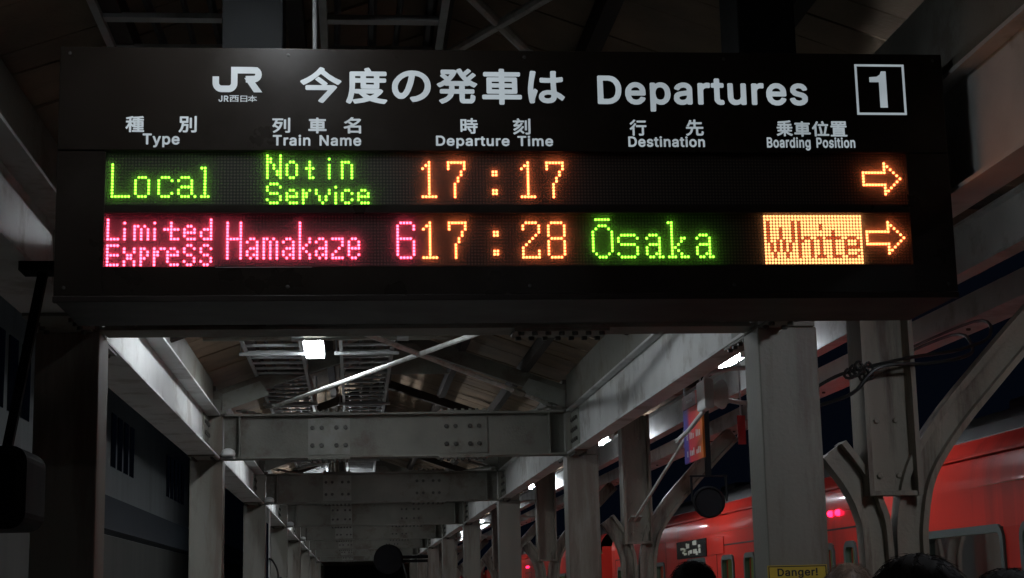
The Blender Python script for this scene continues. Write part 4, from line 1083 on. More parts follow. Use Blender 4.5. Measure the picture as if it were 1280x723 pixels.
CHARS = [
    ('今', -0.1620, -0.0330, 3.1820, 3.3000),
    ('度', -0.0190, 0.1110, 3.1800, 3.2990),
    ('の', 0.1260, 0.2490, 3.1870, 3.2910),
    ('発', 0.2680, 0.3970, 3.1820, 3.2990),
    ('車', 0.4120, 0.5390, 3.1800, 3.2990),
    ('は', 0.5590, 0.6770, 3.1850, 3.2930),
    ('種', -0.7000, -0.6430, 3.0840, 3.1360),
    ('別', -0.5380, -0.4820, 3.0840, 3.1370),
    ('列', -0.2490, -0.1930, 3.0840, 3.1330),
    ('車', -0.1370, -0.0800, 3.0830, 3.1340),
    ('名', -0.0270, 0.0280, 3.0830, 3.1360),
    ('時', 0.3410, 0.3960, 3.0840, 3.1350),
    ('刻', 0.5080, 0.5640, 3.0820, 3.1350),
    ('行', 0.8830, 0.9370, 3.0800, 3.1330),
    ('先', 1.0650, 1.1230, 3.0800, 3.1340),
    ('乗', 1.3620, 1.4150, 3.0800, 3.1330),
    ('車', 1.4200, 1.4740, 3.0790, 3.1300),
    ('位', 1.4790, 1.5350, 3.0800, 3.1310),
    ('置', 1.5400, 1.5950, 3.0800, 3.1310),
    ('西', -0.3820, -0.3530, 3.1840, 3.2050),
    ('日', -0.3480, -0.3270, 3.1840, 3.2040),
    ('本', -0.3250, -0.2970, 3.1840, 3.2050),
    ('1', 1.6790, 1.7380, 3.1770, 3.3020),
]
LINES = [
    ('Departures', 0.7830, 1.4710, 3.1840, 3.2790),
    ('Type', -0.6470, -0.5340, 3.0450, 3.0800),
    ('Train  Name', -0.2470, 0.0280, 3.0430, 3.0770),
    ('Departure  Time', 0.2630, 0.6350, 3.0440, 3.0770),
    ('Destination', 0.8770, 1.1250, 3.0430, 3.0770),
    ('Boarding  Position', 1.3280, 1.6190, 3.0420, 3.0760),
    ('JR', -0.4160, -0.3850, 3.1840, 3.2040),
]
HEADS = [('title_lettering', CHARS[0:6]), ('column_lettering', CHARS[6:8]), ('column_lettering', CHARS[8:11]), ('column_lettering', CHARS[11:13]),
         ('column_lettering', CHARS[13:15]), ('column_lettering', CHARS[15:19]), ('emblem_lettering', CHARS[19:22]), ]
for nm, cs in HEADS:
    for ch, x0, x1, z0, z1 in cs:
        obj(nm, sign_mesh(fit(loops_of(ch)[1], x0, x1, z0, z1)), 'letter', board)
for i, (s, x0, x1, z0, z1) in enumerate(LINES):
    nm = 'title_lettering' if i == 0 else ('emblem_lettering' if i == 6 else 'column_lettering')
    L = line_loops(s, x0, x1, z0, z1)
    ws = s.split()
    if len(ws) == 1:
        obj(nm, sign_mesh(L), 'letter', board)
        continue
    k = sum(len(loops_of(c)[1]) for c in ws[0])
    obj(nm, sign_mesh(L[:k]), 'letter', board)
    obj(nm, sign_mesh(L[k:]), 'letter', board)


def stroke(pts, wd):
    """outline of a polyline of constant width with mitred joints"""
    P_ = [Vector(p) for p in pts]
    L_, R_ = [], []
    for i, p in enumerate(P_):
        d0 = (p - P_[i - 1]).normalized() if i else (P_[1] - p).normalized()
        d1 = (P_[i + 1] - p).normalized() if i < len(P_) - 1 else d0
        n0, n1 = Vector((-d0.y, d0.x)), Vector((-d1.y, d1.x))
        m_ = (n0 + n1).normalized()
        k_ = wd / 2 / max(0.4, m_.dot(n0))
        L_.append(tuple(p + m_ * k_))
        R_.append(tuple(p - m_ * k_))
    return L_ + R_[::-1]


def arc(cx, cy, r, a0, a1, n=8):
    return [(cx + r * math.cos(math.radians(a0 + (a1 - a0) * k / n)), cy + r * math.sin(math.radians(a0 + (a1 - a0) * k / n))) for k in range(n + 1)]


# emblem drawn on a 248 x 125 grid, origin at its lower left
jl = stroke([(16, 77), (16, 48)] + arc(46, 46, 30, 180, 270) + [(78, 16)] + arc(80, 44, 28, 270, 360) + [(108, 109), (200, 109)] + arc(206, 88, 23, 80, -80)[1:] + [(165, 64)], 32)
leg = [(140, 72), (150, 52), (206, 0), (248, 0), (186, 66)]
leg = [(158, 70), (206, 0), (248, 0), (196, 70)]
EX0, EX1, EZ0, EZ1 = -0.435, -0.2805, 3.2155, 3.298
em = lambda L: [(EX0 + p[0] / 248 * (EX1 - EX0), EZ0 + p[1] / 125 * (EZ1 - EZ0)) for p in L]
e1 = sign_mesh([em(jl)])
e2 = sign_mesh([em(leg)], SY0 - 0.0012)
obj('emblem', MB().add(e1.v, e1.f).add(e2.v, e2.f), 'letter', board)
dg = [(0.56, 0), (1, 0), (1, 1), (0.72, 1), (0.64, 0.91), (0.44, 0.85), (0, 0.835), (0, 0.70), (0.56, 0.70)]
obj('platform_digit', sign_mesh([[(1.680 + a_ * 0.056, 3.178 + b_ * 0.123) for a_, b_ in dg]]), 'letter', board)
outer = [(1.6325, 3.3245), (1.798, 3.3245), (1.798, 3.1535), (1.6325, 3.1535)]
t_ = 0.0072
inner = [(1.6325 + t_, 3.3245 - t_), (1.798 - t_, 3.3245 - t_), (1.798 - t_, 3.1535 + t_), (1.6325 + t_, 3.1535 + t_)]
obj('digit_frame', sign_mesh([outer, inner]), 'letter', board)

board.location = ((SX0 + SX1) / 2 * BS, 5.235 * BS, 1.65 + (SZ0 - 1.65) * BS)
board.scale = (BS, BS, BS)

# ---- Danger plate on the column
dp = thing('danger_plate', 'yellow Danger plate fixed low on the front of the right column', 'sign', (1.857, 6.866, 1.6))
obj('plate', MB().box(1.73, 1.985, 6.861, 6.8685, 1.55, 1.742), 'yellow', dp)
bl = [[(1.733, 1.739), (1.982, 1.739), (1.982, 1.553), (1.733, 1.553)], [(1.737, 1.735), (1.978, 1.735), (1.978, 1.557), (1.737, 1.557)]]
obj('border_line', sign_mesh(bl, 6.8602), 'ink', dp)
obj('lettering', sign_mesh(line_loops('Danger!', 1.771, 1.944, 1.697, 1.729), 6.8602), 'ink', dp)

# ================================================================ LOUDSPEAKERS, BANNER, HANGING PIECES
def speaker(y):
    x, z = 2.04, 2.745
    t = thing('horn_loudspeaker', '', 'loudspeaker', (x, y, z), 'white horn loudspeakers near the rail columns')
    obj('speaker_box', MB().prism(rbox(x - 0.085, x - 0.03, z - 0.1, z + 0.07, 0.015), 'y', y - 0.16, y + 0.05), 'white', t, bevel=0.004)
    obj('horn', MB().lathe((x - 0.028, y - 0.05, z - 0.01), (1, 0.25, 0.05), [(0, 0.035), (0.03, 0.06), (0.07, 0.085), (0.075, 0.085), (0.078, 0.078), (0.03, 0.02)], 20), 'white', t, smooth=False)
    br = MB().tube([(x - 0.05, y - 0.02, z + 0.07), (x - 0.02, y + 0.02, z + 0.12), (2.18, y + 0.1, z + 0.16), (2.46, y + 0.1, z + 0.16), (2.46, y + 0.1, roof_z(2.46) - 0.01)], 0.016, 8)
    br.tube([(x - 0.06, y - 0.0, z - 0.1), (x - 0.13, y + 0.12, z - 0.2), (x - 0.16, y + 0.3, z - 0.24)], 0.013, 8)
    br.tube([(x + 0.02, y - 0.03, z - 0.03), (2.2, y + 0.02, z - 0.05), (2.46, y + 0.06, z - 0.06), (2.46, y + 0.1, z + 0.15)], 0.014, 8)
    obj('bracket', br, 'white', t)
    return t


sp = speaker(9.15)
sp['label'] = 'white horn loudspeaker beside the Danger column, next to the striped banner'
for i, y in enumerate((21.0, 27.5, 34.0)):
    dup(sp, (2.04, y, 2.66), f'white horn loudspeaker beyond the {ORD[i + 1]} right column behind the board')

bn = thing('striped_banner', 'small navy, red and orange striped hanging banner beside the white loudspeaker', 'banner', (2.0, 9.53, 2.39))
obj('print', MB().box(1.994, 2.006, 9.26, 9.80, 2.395, 2.715), 'banner', bn)
obj('dark_heading', MB().box(1.993, 2.007, 9.26, 9.80, 2.717, 2.80), 'maroon', bn)
obj('red_corner', MB().box(1.9915, 1.9925, 9.262, 9.42, 2.722, 2.798), 'red_sheet', bn)
mk = MB()
random.seed(3)
for k in range(9):
    y = 9.33 + k * 0.045
    for (za, zb) in ((2.53, 2.57), (2.43, 2.465)):
        if k % 4 != 3:
            mk.box(1.9925, 1.9937, y, y + 0.022, za, zb + random.uniform(-0.012, 0.012))
for k in range(5):
    mk.box(1.9917, 1.9927, 9.52 + k * 0.035, 9.54 + k * 0.035, 2.748, 2.763)
obj('pale_marks', mk, 'white', bn)
obj('hanger', MB().tube([(2.0, 9.3, 2.8), (2.0, 9.3, 3.36)], 0.006, 6).tube([(2.0, 9.76, 2.8), (2.0, 9.76, 3.36)], 0.006, 6), 'galv', bn)
t = thing('red_hanging_plate', 'small red plate hanging just behind the Danger column', 'sign', (2.40, 10.0, 2.56))
obj('plate', MB().box(2.375, 2.425, 9.995, 10.005, 2.53, 2.71), 'red_sheet', t)
obj('hanger', MB().tube([(2.40, 10.0, 2.71), (2.40, 10.0, roof_z(2.40) - 0.01)], 0.006, 6), 'galv', t)
rod('bracing_rod', 'slanting pale stay rod below the striped banner', (2.12, 10.1, 2.66), (2.2, 12.9, 2.2), 0.012, 'rod')
t = thing('round_loudspeaker', 'black round loudspeaker hanging on a bracket in front of the red train roof', 'loudspeaker', (2.62, 12.0, 2.3))
obj('speaker_case', MB().lathe((2.62, 12.10, 2.30), (-0.15, -1, -0.12), [(0, 0.07), (0.03, 0.105), (0.12, 0.118), (0.17, 0.118), (0.18, 0.105), (0.165, 0.095)], 24), 'black', t)
obj('bracket', MB().beam((2.49, 12.03, 2.29), (2.49, 12.03, 2.47), 0.03, 0.012, (1, 0, 0)).beam((2.75, 12.03, 2.29), (2.75, 12.03, 2.47), 0.03, 0.012, (1, 0, 0)).box(2.48, 2.76, 12.015, 12.045, 2.471, 2.483), 'black', t)
obj('stem', MB().box(2.60, 2.64, 12.01, 12.05, 2.484, roof_z(2.62) - 0.01), 'black', t)

t = thing('round_clock', 'dark round platform clock on a side arm, seen from behind far down the platform', 'clock', (0.80, 39.3, 2.5))
obj('clock_case', MB().lathe((0.80, 39.2, 2.52), (0, 1, 0), [(0, 0.30), (0.02, 0.345), (0.18, 0.345), (0.2, 0.30)], 36), 'black', t)
obj('arm', MB().tube([(1.13, 39.3, 2.56), (1.735, 39.4, 2.56)], 0.04, 8).box(1.13, 1.735, 39.33, 39.37, 2.43, 2.5), 'black', t)
obj('loose_cable', MB().tube(spline([(1.14, 39.25, 2.42), (1.17, 39.2, 2.3), (1.22, 39.2, 2.12), (1.28, 39.2, 2.02)]), 0.018, 6), 'cable', t)

t = thing('platform_monitor', 'dark hooded monitor in a rounded frame left of the first left column', 'monitor', (-1.3, 5.5, 1.9))
ring_o, ring_i = rbox(-1.62, -1.025, 1.885, 2.145, 0.05), rbox(-1.585, -1.06, 1.93, 2.12, 0.03)
n_ = len(ring_o)
mb = MB()
vs = [(p[0], y, p[1]) for y in (5.3, 5.62) for r in (ring_o, ring_i) for p in r]
fs = []
for i in range(n_):
    j = (i + 1) % n_
    fs += [(i, j, n_ + j, n_ + i), (2 * n_ + i, 3 * n_ + i, 3 * n_ + j, 2 * n_ + j), (i, 2 * n_ + i, 2 * n_ + j, j), (n_ + i, n_ + j, 3 * n_ + j, 3 * n_ + i)]
obj('monitor_case', mb.add(vs, fs), 'black', t)
obj('monitor_screen', MB().prism(rbox(-1.586, -1.059, 1.929, 2.121, 0.03), 'y', 5.5, 5.52), 'window_dark', t)
obj('hanger_arm', MB().beam((-1.13, 5.5, 2.14), (-1.03, 5.5, 2.74), 0.03, 0.03, (0, 1, 0)), 'black', t)
obj('hanger_plate', MB().box(-1.1, -0.98, 5.44, 5.56, 2.738, 2.768), 'black', t)

for n in range(2, 6):
    y = Y0 + SP * n - 0.2
    t = thing('dome_fitting', f'small white dome fitting under the beam end at the {ORD[n - 1]} left column behind the board', 'fixture', (-1.02, y, 2.8), 'small white dome fittings on the left columns')
    obj('dome', MB().lathe((-1.0, y, 2.785), (0, 0, 1), [(0, 0.055), (0.02, 0.058), (0.045, 0.048), (0.06, 0.02)], 18), 'white', t, smooth=True)
    obj('arm', MB().tube([(-1.06, y + 0.08, 2.772), (-0.95, y, 2.772)], 0.014, 8), 'galv', t)

# cables tied along the rail columns
for i, pts in enumerate(([(2.0, 6.95, 2.50), (2.12, 6.94, 2.56), (2.3, 6.88, 2.60), (2.45, 6.9, 2.63), (2.7, 7.05, 2.68), (2.95, 7.3, 2.78), (3.075, 7.8, 2.93), (3.078, 9.2, 2.94)],
                         [(1.99, 6.99, 2.42), (2.15, 6.9, 2.47), (2.27, 6.87, 2.58), (2.5, 6.9, 2.60), (2.7, 7.0, 2.64), (2.9, 7.4, 2.74), (3.072, 8.1, 2.91), (3.078, 9.4, 2.92)])):
    o = tag(obj('sagging_cable', MB().tube(spline(pts, 6), 0.008, 6), 'cable', at=pts[0]), ['black cable sagging past the first rail column, upper of two', 'black cable sagging past the first rail column, lower of two'][i], 'cable', 'black cables tied to the first rail column')
mb = MB()
for k in range(5):
    c = Vector((2.14 + 0.022 * k, 6.885, 2.555 + 0.012 * (k % 3)))
    mb.tube([c + Vector((0.022 * math.cos(a), 0.01 * math.sin(2 * a), (0.02 + 0.004 * k) * math.sin(a))) for a in np.linspace(0, 5.6, 12)], 0.007, 6)
tag(obj('cable_coil', mb, 'cable', at=(2.2, 6.88, 2.56)), 'tangled black cable coil on the first rail column', 'cable')
t = thing('wall_cable', 'thin pale conduit with hanging black cable loop on the third left column', 'cable', (-1.02, 19.8, 2.0))
obj('conduit', MB().tube([(-1.0, 19.83, 2.7), (-1.0, 19.83, 1.2)], 0.012, 8), 'white', t)
obj('cable_loop', MB().tube(spline([(-1.0, 19.8, 2.12), (-0.96, 19.78, 2.1), (-0.9, 19.76, 1.98), (-0.9, 19.76, 1.86), (-0.97, 19.78, 1.84), (-1.01, 19.8, 1.9)]), 0.012, 6).tube(spline([(-0.98, 19.76, 1.87), (-0.9, 19.76, 1.85), (-0.86, 19.76, 1.9), (-0.84, 19.76, 1.83), (-0.89, 19.76, 1.8)]), 0.012, 6), 'cable', t)

# ================================================================ TRAIN
def ring(y0, y1, z0, z1, r, wd, xa, xb):
    """rounded window frame facing -x"""
    o_, i_ = rbox(y0, y1, z0, z1, r), rbox(y0 + wd, y1 - wd, z0 + wd, z1 - wd, max(0.02, r - wd))
    n = len(o_)
    vs = [(x, p[0], p[1]) for x in (xa, xb) for q in (o_, i_) for p in q]
    fs = []
    for i in range(n):
        j = (i + 1) % n
        fs += [(i, j, n + j, n + i), (2 * n + i, 3 * n + i, 3 * n + j, 2 * n + j), (i, 2 * n + i, 2 * n + j, j), (n + i, n + j, 3 * n + j, 3 * n + i)]
    return MB().add(vs, fs)


TX, TXF = 3.6, 6.44
CY0, CY1 = 2.0, 23.1
WINS = [(3.2, 0.7), (5.0, 1.28), (6.52, 1.28), (8.04, 1.28), (9.56, 1.30), (11.79, 0.30), (12.36, 0.32), (13.6, 0.9), (14.9, 0.42), (15.8, 0.52), (17.3, 0.95), (19.35, 0.52), (20.6, 0.9), (22.3, 0.5)]


def train_car():
    c = thing('train_car', '', 'train car', ((TX + TXF) / 2, (CY0 + CY1) / 2, -0.88), 'vermilion train cars standing at the right platform edge')
    b = MB()
    b.box(TX, TX + 0.05, CY0, CY1, -0.15, 1.12)
    b.box(TX, TX + 0.05, CY0, CY1, 1.96, 2.1995)
    e = CY0
    for cy, wd in WINS:
        b.box(TX, TX + 0.05, e, cy - wd / 2 + 0.02, 1.1205, 1.9595)
        e = cy + wd / 2 - 0.02
    b.box(TX, TX + 0.05, e, CY1, 1.1205, 1.9595)
    b.box(TXF - 0.05, TXF, CY0, CY1, -0.15, 2.31)
    b.box(TX + 0.0505, TXF - 0.0505, CY0, CY0 + 0.06, -0.15, 2.31)
    b.box(TX + 0.0505, TXF - 0.0505, CY1 - 0.06, CY1, -0.15, 2.31)
    obj('body', b, 'red', c)
    R_ = 0.40
    arc_ = [(TX + R_ * (1 - math.cos(math.radians(q))), 2.2 + R_ * math.sin(math.radians(q))) for q in np.linspace(0, 50, 13)]
    for k, sgn in ((0, 1), (1, -1)):
        vs, fs = [], []
        ys = list(np.arange(CY0, CY1 + 0.01, (CY1 - CY0) / 24))
        for y in ys:
            for (px_, pz_) in arc_:
                vs.append((px_ if sgn > 0 else 10.04 - px_, y + 0.0, pz_ + 0.0025 * math.sin(y * 1.7 + k)))
        for i in range(len(ys) - 1):
            for j in range(12):
                fs.append((i * 13 + j, i * 13 + j + 1, i * 13 + 14 + j, i * 13 + 13 + j))
        obj('roof_shoulder', MB().add(vs, fs), 'red', c, smooth=True)
    obj('rain_gutter', MB().prism([(TX + 0.018, 2.378), (TX + 0.046, 2.372), (TX + 0.052, 2.392), (TX + 0.018, 2.392)], 'y', CY0 + 0.05, CY1 - 0.05), 'red', c)
    rf = [(TX + 0.138, 2.509), (TX + 0.24, 2.60), (TX + 0.45, 2.71), (TX + 0.9, 2.79), (5.02, 2.82)]
    rf = rf + [(10.04 - p[0], p[1]) for p in rf[::-1][1:]]
    rf = rf + [(p[0], p[1] - 0.03) for p in rf[::-1]]
    obj('roof', MB().prism(rf, 'y', CY0, CY1), 'train_roof', c)
    for vy in (6.0, 11.0, 16.0, 20.5):
        obj('roof_vent', MB().box(4.7, 5.34, vy - 0.4, vy + 0.4, 2.822, 2.95), 'train_roof', c, bevel=0.03)
    for cy, wd in WINS:
        w_ = obj('window_frame', ring(cy - wd / 2, cy + wd / 2, 1.08, 1.975, 0.09, 0.045, TX - 0.016, TX + 0.03), 'alu', c)
        obj('pane', MB().add([(TX + 0.014, cy - wd / 2 + 0.046, 1.126), (TX + 0.014, cy + wd / 2 - 0.046, 1.126), (TX + 0.014, cy + wd / 2 - 0.046, 1.929), (TX + 0.014, cy - wd / 2 + 0.046, 1.929)], [(0, 3, 2, 1)]), 'glass', w_)
    for (ya, yb) in ((11.45, 12.72), (14.45, 16.3), (2.6, 3.8), (21.9, 22.75)):
        sm = MB()
        for y in (ya, yb):
            sm.box(TX - 0.004, TX - 0.0005, y - 0.006, y + 0.006, 0.0, 2.065)
        sm.box(TX - 0.004, TX - 0.0005, ya - 0.006, yb + 0.006, 2.0652, 2.078)
        obj('door_seam', sm, 'ink', c)
    for y in (4.1, 7.28, 10.6, 13.1, 19.0, 21.3):
        obj('panel_joint', MB().box(TX - 0.0025, TX - 0.0005, y - 0.003, y + 0.003, -0.1, 2.195), 'ink', c)
    hr = MB()
    for y in (11.40, 12.78, 14.40, 16.36):
        hr.tube([(TX - 0.001, y, 0.6), (TX - 0.03, y, 0.64), (TX - 0.03, y, 1.5), (TX - 0.001, y, 1.54)], 0.012, 8)
    obj('handrail', hr, 'galv', c)
    d = obj('destination_display', MB().box(TX - 0.012, TX - 0.001, 16.75, 18.3, 1.985, 2.17), 'window_dark', c)
    random.seed(5)
    g = MB()
    for k in range(14):
        y = random.uniform(17.0, 17.95)
        z = random.uniform(2.0, 2.12)
        g.box(TX - 0.0145 - 0.0004 * k, TX - 0.0125 - 0.0004 * k, y, y + random.uniform(0.06, 0.18), z, z + random.uniform(0.02, 0.05))
    obj('lit_slats', g, 'display', d)
    obj('vent_cover', MB().box(TX - 0.01, TX - 0.001, 15.95, 16.6, 1.99, 2.16), 'red', c, bevel=0.004)
    for k in (0, 1):
        obj('marker_lamp', MB().lathe((TX - 0.001, 12.03 + 0.2 * k, 2.19), (-1, 0, 0), [(0, 0.024), (0.02, 0.024), (0.032, 0.016)], 14), 'marker', c)
    it = MB().box(TX + 0.1, TXF - 0.1, CY0 + 0.1, CY1 - 0.1, 0.0, 0.05)
    it.box(TXF - 0.1, TXF - 0.07, CY0 + 0.1, CY1 - 0.1, 0.051, 2.2)
    it.box(TX + 0.12, TXF - 0.12, CY0 + 0.1, CY1 - 0.1, 2.24, 2.27)
    for y in (9.62, 12.9, 16.5, 5.8):
        it.box(TX + 0.09, TX + 1.0, y, y + 0.04, 0.051, 2.18)
    obj('interior', it, 'interior', c)
    ss = MB()
    for y in np.arange(4.2, 22, 1.5):
        ss.box(TX + 0.1, TX + 1.0, y - 0.08, y + 0.08, 0.05, 1.25)
        ss.box(TXF - 1.05, TXF - 0.12, y - 0.08, y + 0.08, 0.05, 1.25)
    obj('seat_backs', ss, 'seat', c)
    obj('ceiling_lamp', MB().box(4.9, 5.14, CY0 + 0.6, CY1 - 0.6, 2.20, 2.235), 'car_light', c)
    uf = MB().box(TX + 0.2, TXF - 0.2, CY0 + 0.3, CY1 - 0.3, -0.45, -0.155)
    obj('underframe', uf, 'train_roof', c)
    wh = MB()
    for y in (4.2, 6.3, 18.8, 20.9):
        for x in (4.45, 5.59):
            wh.lathe((x - 0.06, y, -0.455), (1, 0, 0), [(0, 0.42), (0.12, 0.42)], 24)
    obj('wheels', wh, 'rail_steel', c)
    return c


tc = train_car()
tc['label'] = 'vermilion train car nearest the viewer, its large framed window by the rail column'
b0 = tuple(tc.location)
dup(tc, (b0[0], b0[1] + 22.3, b0[2]), 'vermilion train car second from the viewer, with red marker lamps further off')
dup(tc, (b0[0], b0[1] + 44.6, b0[2]), 'vermilion train car third from the viewer, small at the far end')

# ================================================================ BUILDING ACROSS THE TRACKS
bd = thing('station_building', 'pale station building with dark slot windows across the left track', 'building', (-9, 55, -1.2))
obj('wall', MB().box(-12.0, -6.5, 8, 110, -1.19, 9.0), 'wall_white', bd)
obj('shade_toned_wall', MB().box(-6.498, -6.49, 8, 110, -1.19, 3.41), 'wall_shade_tone', bd)  # darker colour stands in for canopy shade on the wall
gy = [(29.0, 4), (44.9, 4), (58.2, 5), (73.0, 4)]
for g0, n in gy:
    for k in range(n):
        y = g0 + k * 1.25
        wf = obj('window', MB().box(-6.497, -6.47, y, y + 0.82, 5.25, 6.7), 'window_dark', bd)
obj('roof', MB().box(-12.3, -6.2, 7.6, 110.4, 9.01, 9.3), 'wall_dark', bd)
obj('canopy_fascia', MB().box(-6.489, -5.95, 8, 110, 3.42, 4.22), 'wall_dark', bd)
obj('cornice', MB().box(-6.49, -6.42, 8, 110, 4.24, 4.30), 'wall_white', bd)
obj('downpipe', MB().box(-6.45, -6.25, 65.8, 66.4, -1.19, 8.9), 'wall_dark', bd)

eb = thing('end_hut', 'dark hut closing the far end of the platform under the canopy', 'hut', (0.4, 67, 0))
obj('wall', MB().box(-1.6, 3.0, 66.2, 69, 0.0, 3.6), 'wall_dark', eb, bevel=0.02)
obj('door', MB().box(-0.2, 0.7, 66.16, 66.195, 0.0, 2.1), 'window_dark', eb)
obj('roof', MB().box(-1.8, 3.2, 66.0, 69.2, 3.605, 3.75), 'wall_dark', eb)

# ================================================================ PEOPLE
def skin_mesh(name, verts, edges, radii, m, parent, root=0, sub=2):
    me = bpy.data.meshes.new(name)
    base = wloc(parent)
    me.from_pydata([tuple(Vector(v) - base) for v in verts], edges, [])
    o = bpy.data.objects.new(name, me)
    COL.objects.link(o)
    sk = o.modifiers.new('skin', 'SKIN')
    sk.use_smooth_shade = True
    for i, d in enumerate(me.skin_vertices[0].data):
        r = radii[i]
        d.radius = r if isinstance(r, tuple) else (r, r)
        d.use_root = (i == root)
    o.modifiers.new('sub', 'SUBSURF').levels = sub
    bpy.context.view_layer.update()
    m2 = bpy.data.meshes.new_from_object(o.evaluated_get(bpy.context.evaluated_depsgraph_get()))
    bpy.data.objects.remove(o)
    bpy.data.meshes.remove(me)
    vs = [tuple(Vector(v.co) + base) for v in m2.vertices]
    fs = [tuple(p.vertices) for p in m2.polygons]
    bpy.data.meshes.remove(m2)
    return MB().add(vs, fs)


def person(label, x, y, top, turn, hair, coat, long_hair=False, wide=1.0):
    """standing figure, back to the viewer; turn rotates it about the vertical"""
    H = top - 0.012
    k = H / 1.72
    t = thing('person', label, 'person', (x, y, 0), 'people waiting on the platform')

    def W(px, py, pz):
        c, s = math.cos(turn), math.sin(turn)
        return (x + (px * c - py * s) * k, y + (px * s + py * c) * k, pz * k)
    # body faces +y (away from the viewer) before turning
    V = [(0, 0, 0.96), (0, 0.01, 1.12), (0, 0, 1.28), (0, -0.01, 1.42), (0, 0.0, 1.50), (0, 0.015, 1.565), (0, 0.02, 1.62), (0, 0.015, 1.675)]
    Rr = [(0.155, 0.11), (0.14, 0.10), (0.165, 0.115), (0.12, 0.085), 0.056, (0.068, 0.078), (0.074, 0.092), (0.052, 0.066)]
    E_ = [(i, i + 1) for i in range(7)]
    for s in (-1, 1):
        i = len(V)
        V += [(s * 0.185, -0.01, 1.40), (s * 0.23, -0.02, 1.14), (s * 0.235, 0.06, 0.91), (s * 0.235, 0.075, 0.84)]
        Rr += [0.058, 0.045, 0.031, (0.020, 0.034)]
        E_ += [(3, i), (i, i + 1), (i + 1, i + 2), (i + 2, i + 3)]
        p = len(V) - 1
        for q, (dx, ln) in enumerate(((-0.0, 0.075), (0.008, 0.085), (0.008, 0.08), (0.0, 0.062))):   # fingers, slightly curled
            f = len(V)
            yy = 0.105 - 0.022 * q
            V += [(s * 0.236, yy, 0.80), (s * (0.232 - dx), yy + 0.006, 0.80 - ln * 0.55), (s * (0.222 - dx), yy + 0.012, 0.80 - ln)]
            Rr += [0.0095, 0.0085, 0.0075]
            E_ += [(p, f), (f, f + 1), (f + 1, f + 2)]
        f = len(V)
        V += [(s * 0.226, 0.115, 0.835), (s * 0.216, 0.135, 0.80), (s * 0.21, 0.138, 0.775)]
        Rr += [0.012, 0.0105, 0.009]
        E_ += [(p, f), (f, f + 1), (f + 1, f + 2)]
        i = len(V)
        V += [(s * 0.095, 0, 0.88), (s * 0.10, 0.01, 0.50), (s * 0.10, -0.01, 0.10), (s * 0.105, 0.05, 0.035), (s * 0.11, 0.16, 0.028)]
        Rr += [0.088, 0.06, 0.042, 0.036, 0.03]
        E_ += [(0, i), (i, i + 1), (i + 1, i + 2), (i + 2, i + 3), (i + 3, i + 4)]
    Rk = [tuple(a * k for a in r) if isinstance(r, tuple) else r * k for r in Rr]
    body = skin_mesh('body', [W(*v) for v in V], E_, Rk, 'skin', t)
    # facial features grow from the head surface
    def ell(c, r, n=10):
        vs, fs = [], []
        for i in range(n + 1):
            a = math.pi * i / n
            for j in range(n):
                b = 2 * math.pi * j / n
                vs.append(W(c[0] + r[0] * math.sin(a) * math.cos(b), c[1] + r[1] * math.sin(a) * math.sin(b), c[2] + r[2] * math.cos(a)))
        for i in range(n):
            for j in range(n):
                fs.append((i * n + j, i * n + (j + 1) % n, (i + 1) * n + (j + 1) % n, (i + 1) * n + j))
        return vs, fs
    for c, r in (((0, 0.115, 1.60), (0.013, 0.02, 0.024)), ((0.08, 0.01, 1.605), (0.01, 0.02, 0.031)), ((-0.08, 0.01, 1.605), (0.01, 0.02, 0.031))):
        body.add(*ell(c, r))
    obj('body', body, 'skin', t, smooth=True)
    ey = MB()
    for s in (-1, 1):
        ey.add(*ell((s * 0.032, 0.101, 1.622), (0.012, 0.008, 0.006)))
    obj('eyes', ey, 'ink', t)
    obj('mouth', MB().add(*ell((0, 0.104, 1.562), (0.022, 0.008, 0.005))), 'red_sheet', t)
    # hair: a shaggy shell over crown and back with loose strands
    rnd = random.Random(int(x * 1000) + 7)
    hv, hf = [], []
    n1, n2 = 22, 32
    for i in range(n1 + 1):
        a = math.pi * 0.86 * i / n1
        for j in range(n2):
            b = 2 * math.pi * j / n2
            dz = math.cos(a)
            front = max(0.0, math.sin(b)) * math.sin(a)
            drop = 1.0 if not long_hair else (1.25 if dz < 0 else 1.0)
            r = 1 + 0.025 * math.sin(5 * b + 3 * a) + 0.012 * math.sin(11 * b - 7 * a) + rnd.uniform(-0.003, 0.003)
            wd = r * wide
            if a > 1.15 and front > 0.25:
                r *= 0.80
                wd *= 0.80
            hv.append(W(0.094 * wd * math.sin(a) * math.cos(b), -0.002 + 0.112 * wd * math.sin(a) * math.sin(b), 1.622 + 0.107 * (r if dz > 0 else r * drop) * dz))
    for i in range(n1):
        for j in range(n2):
            hf.append((i * n2 + j, i * n2 + (j + 1) % n2, (i + 1) * n2 + (j + 1) % n2, (i + 1) * n2 + j))
    h = MB().add(hv, hf)
    for q in range(700):
        a = math.acos(rnd.uniform(-0.25, 1))
        b = rnd.uniform(0, 2 * math.pi)
        if math.sin(b) * math.sin(a) > 0.55 and a > 1.0:
            continue
        d = Vector((math.sin(a) * math.cos(b), math.sin(a) * math.sin(b), math.cos(a)))
        p = Vector((0.094 * d.x * wide, -0.002 + 0.112 * d.y * wide, 1.622 + 0.107 * d.z))
        tg = Vector((d.x * 0.3 + rnd.uniform(-0.35, 0.35), d.y * 0.3 + rnd.uniform(-0.35, 0.35), -1.0))
        tg = (tg - d * tg.dot(d)).normalized()
        ln = rnd.uniform(0.025, 0.055)
        pts = [p - d * 0.006, p + d * 0.004 + tg * ln * 0.5, p + d * rnd.uniform(-0.004, 0.004) + tg * ln]
        h.tube([W(*q_) for q_ in pts], 0.001, 3, [0.0011, 0.0009, 0.0004])
    obj('hair', h, hair, t, smooth=True)
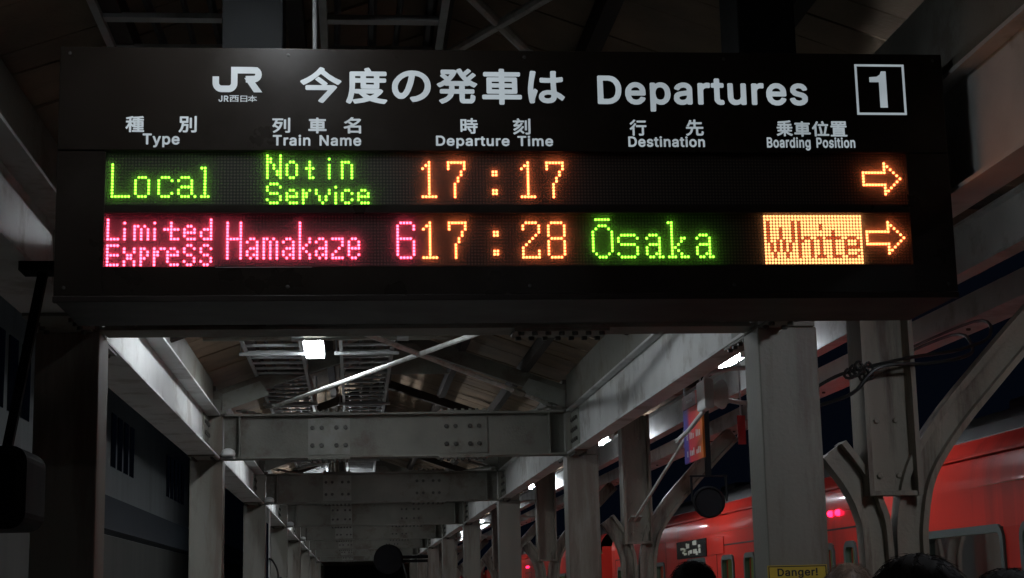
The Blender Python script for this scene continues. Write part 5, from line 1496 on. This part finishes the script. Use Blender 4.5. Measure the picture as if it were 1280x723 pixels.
    # coat and trousers follow the body
    CV = [(0, 0, 0.80), (0, 0, 0.98), (0, 0.005, 1.13), (0, 0, 1.29), (0, -0.01, 1.415), (0, -0.005, 1.475)]
    CR = [(0.185, 0.135), (0.175, 0.13), (0.165, 0.12), (0.185, 0.132), (0.138, 0.102), (0.075, 0.075)]
    CE = [(i, i + 1) for i in range(5)]
    for s in (-1, 1):
        i = len(CV)
        CV += [(s * 0.19, -0.01, 1.40), (s * 0.235, -0.02, 1.14), (s * 0.237, 0.05, 0.90)]
        CR += [0.078, 0.062, 0.05]
        CE += [(4, i), (i, i + 1), (i + 1, i + 2)]
    obj('coat', skin_mesh('coat', [W(*v) for v in CV], CE, [tuple(a * k for a in r) if isinstance(r, tuple) else r * k for r in CR], coat, t), coat, t, smooth=True)
    TV, TR, TE = [(0, 0, 0.93)], [(0.16, 0.115)], []
    for s in (-1, 1):
        i = len(TV)
        TV += [(s * 0.095, 0, 0.86), (s * 0.10, 0.01, 0.50), (s * 0.10, -0.01, 0.09)]
        TR += [0.10, 0.075, 0.062]
        TE += [(0, i), (i, i + 1), (i + 1, i + 2)]
    obj('trousers', skin_mesh('trousers', [W(*v) for v in TV], TE, [tuple(a * k for a in r) if isinstance(r, tuple) else r * k for r in TR], 'trousers', t), 'trousers', t, smooth=True)
    for s in (-1, 1):
        sh = skin_mesh('shoe', [W(s * 0.105, -0.03, 0.05), W(s * 0.108, 0.06, 0.042), W(s * 0.11, 0.19, 0.034)], [(0, 1), (1, 2)], [0.05 * k, 0.046 * k, 0.036 * k], 'black', t)
        obj('shoe', sh, 'black', t, smooth=True)
    return t


person('person with black hair and dark coat, largest head in front of the rail column', 1.315, 3.8, 1.722, -0.2, 'hair', 'coat_dark', wide=1.22)
person('person with black hair and navy coat, head in front of the large train window', 1.575, 3.9, 1.684, -0.5, 'hair', 'coat_navy', wide=1.1)
person('person with black hair in front of the lit train display, away from the others', 1.56, 7.6, 1.782, 0.15, 'hair', 'coat_navy', wide=1.05)
person('person with brown hair standing right of the yellow Danger plate', 1.815, 6.0, 1.735, -0.3, 'hair_brown', 'coat_brown', wide=0.98)
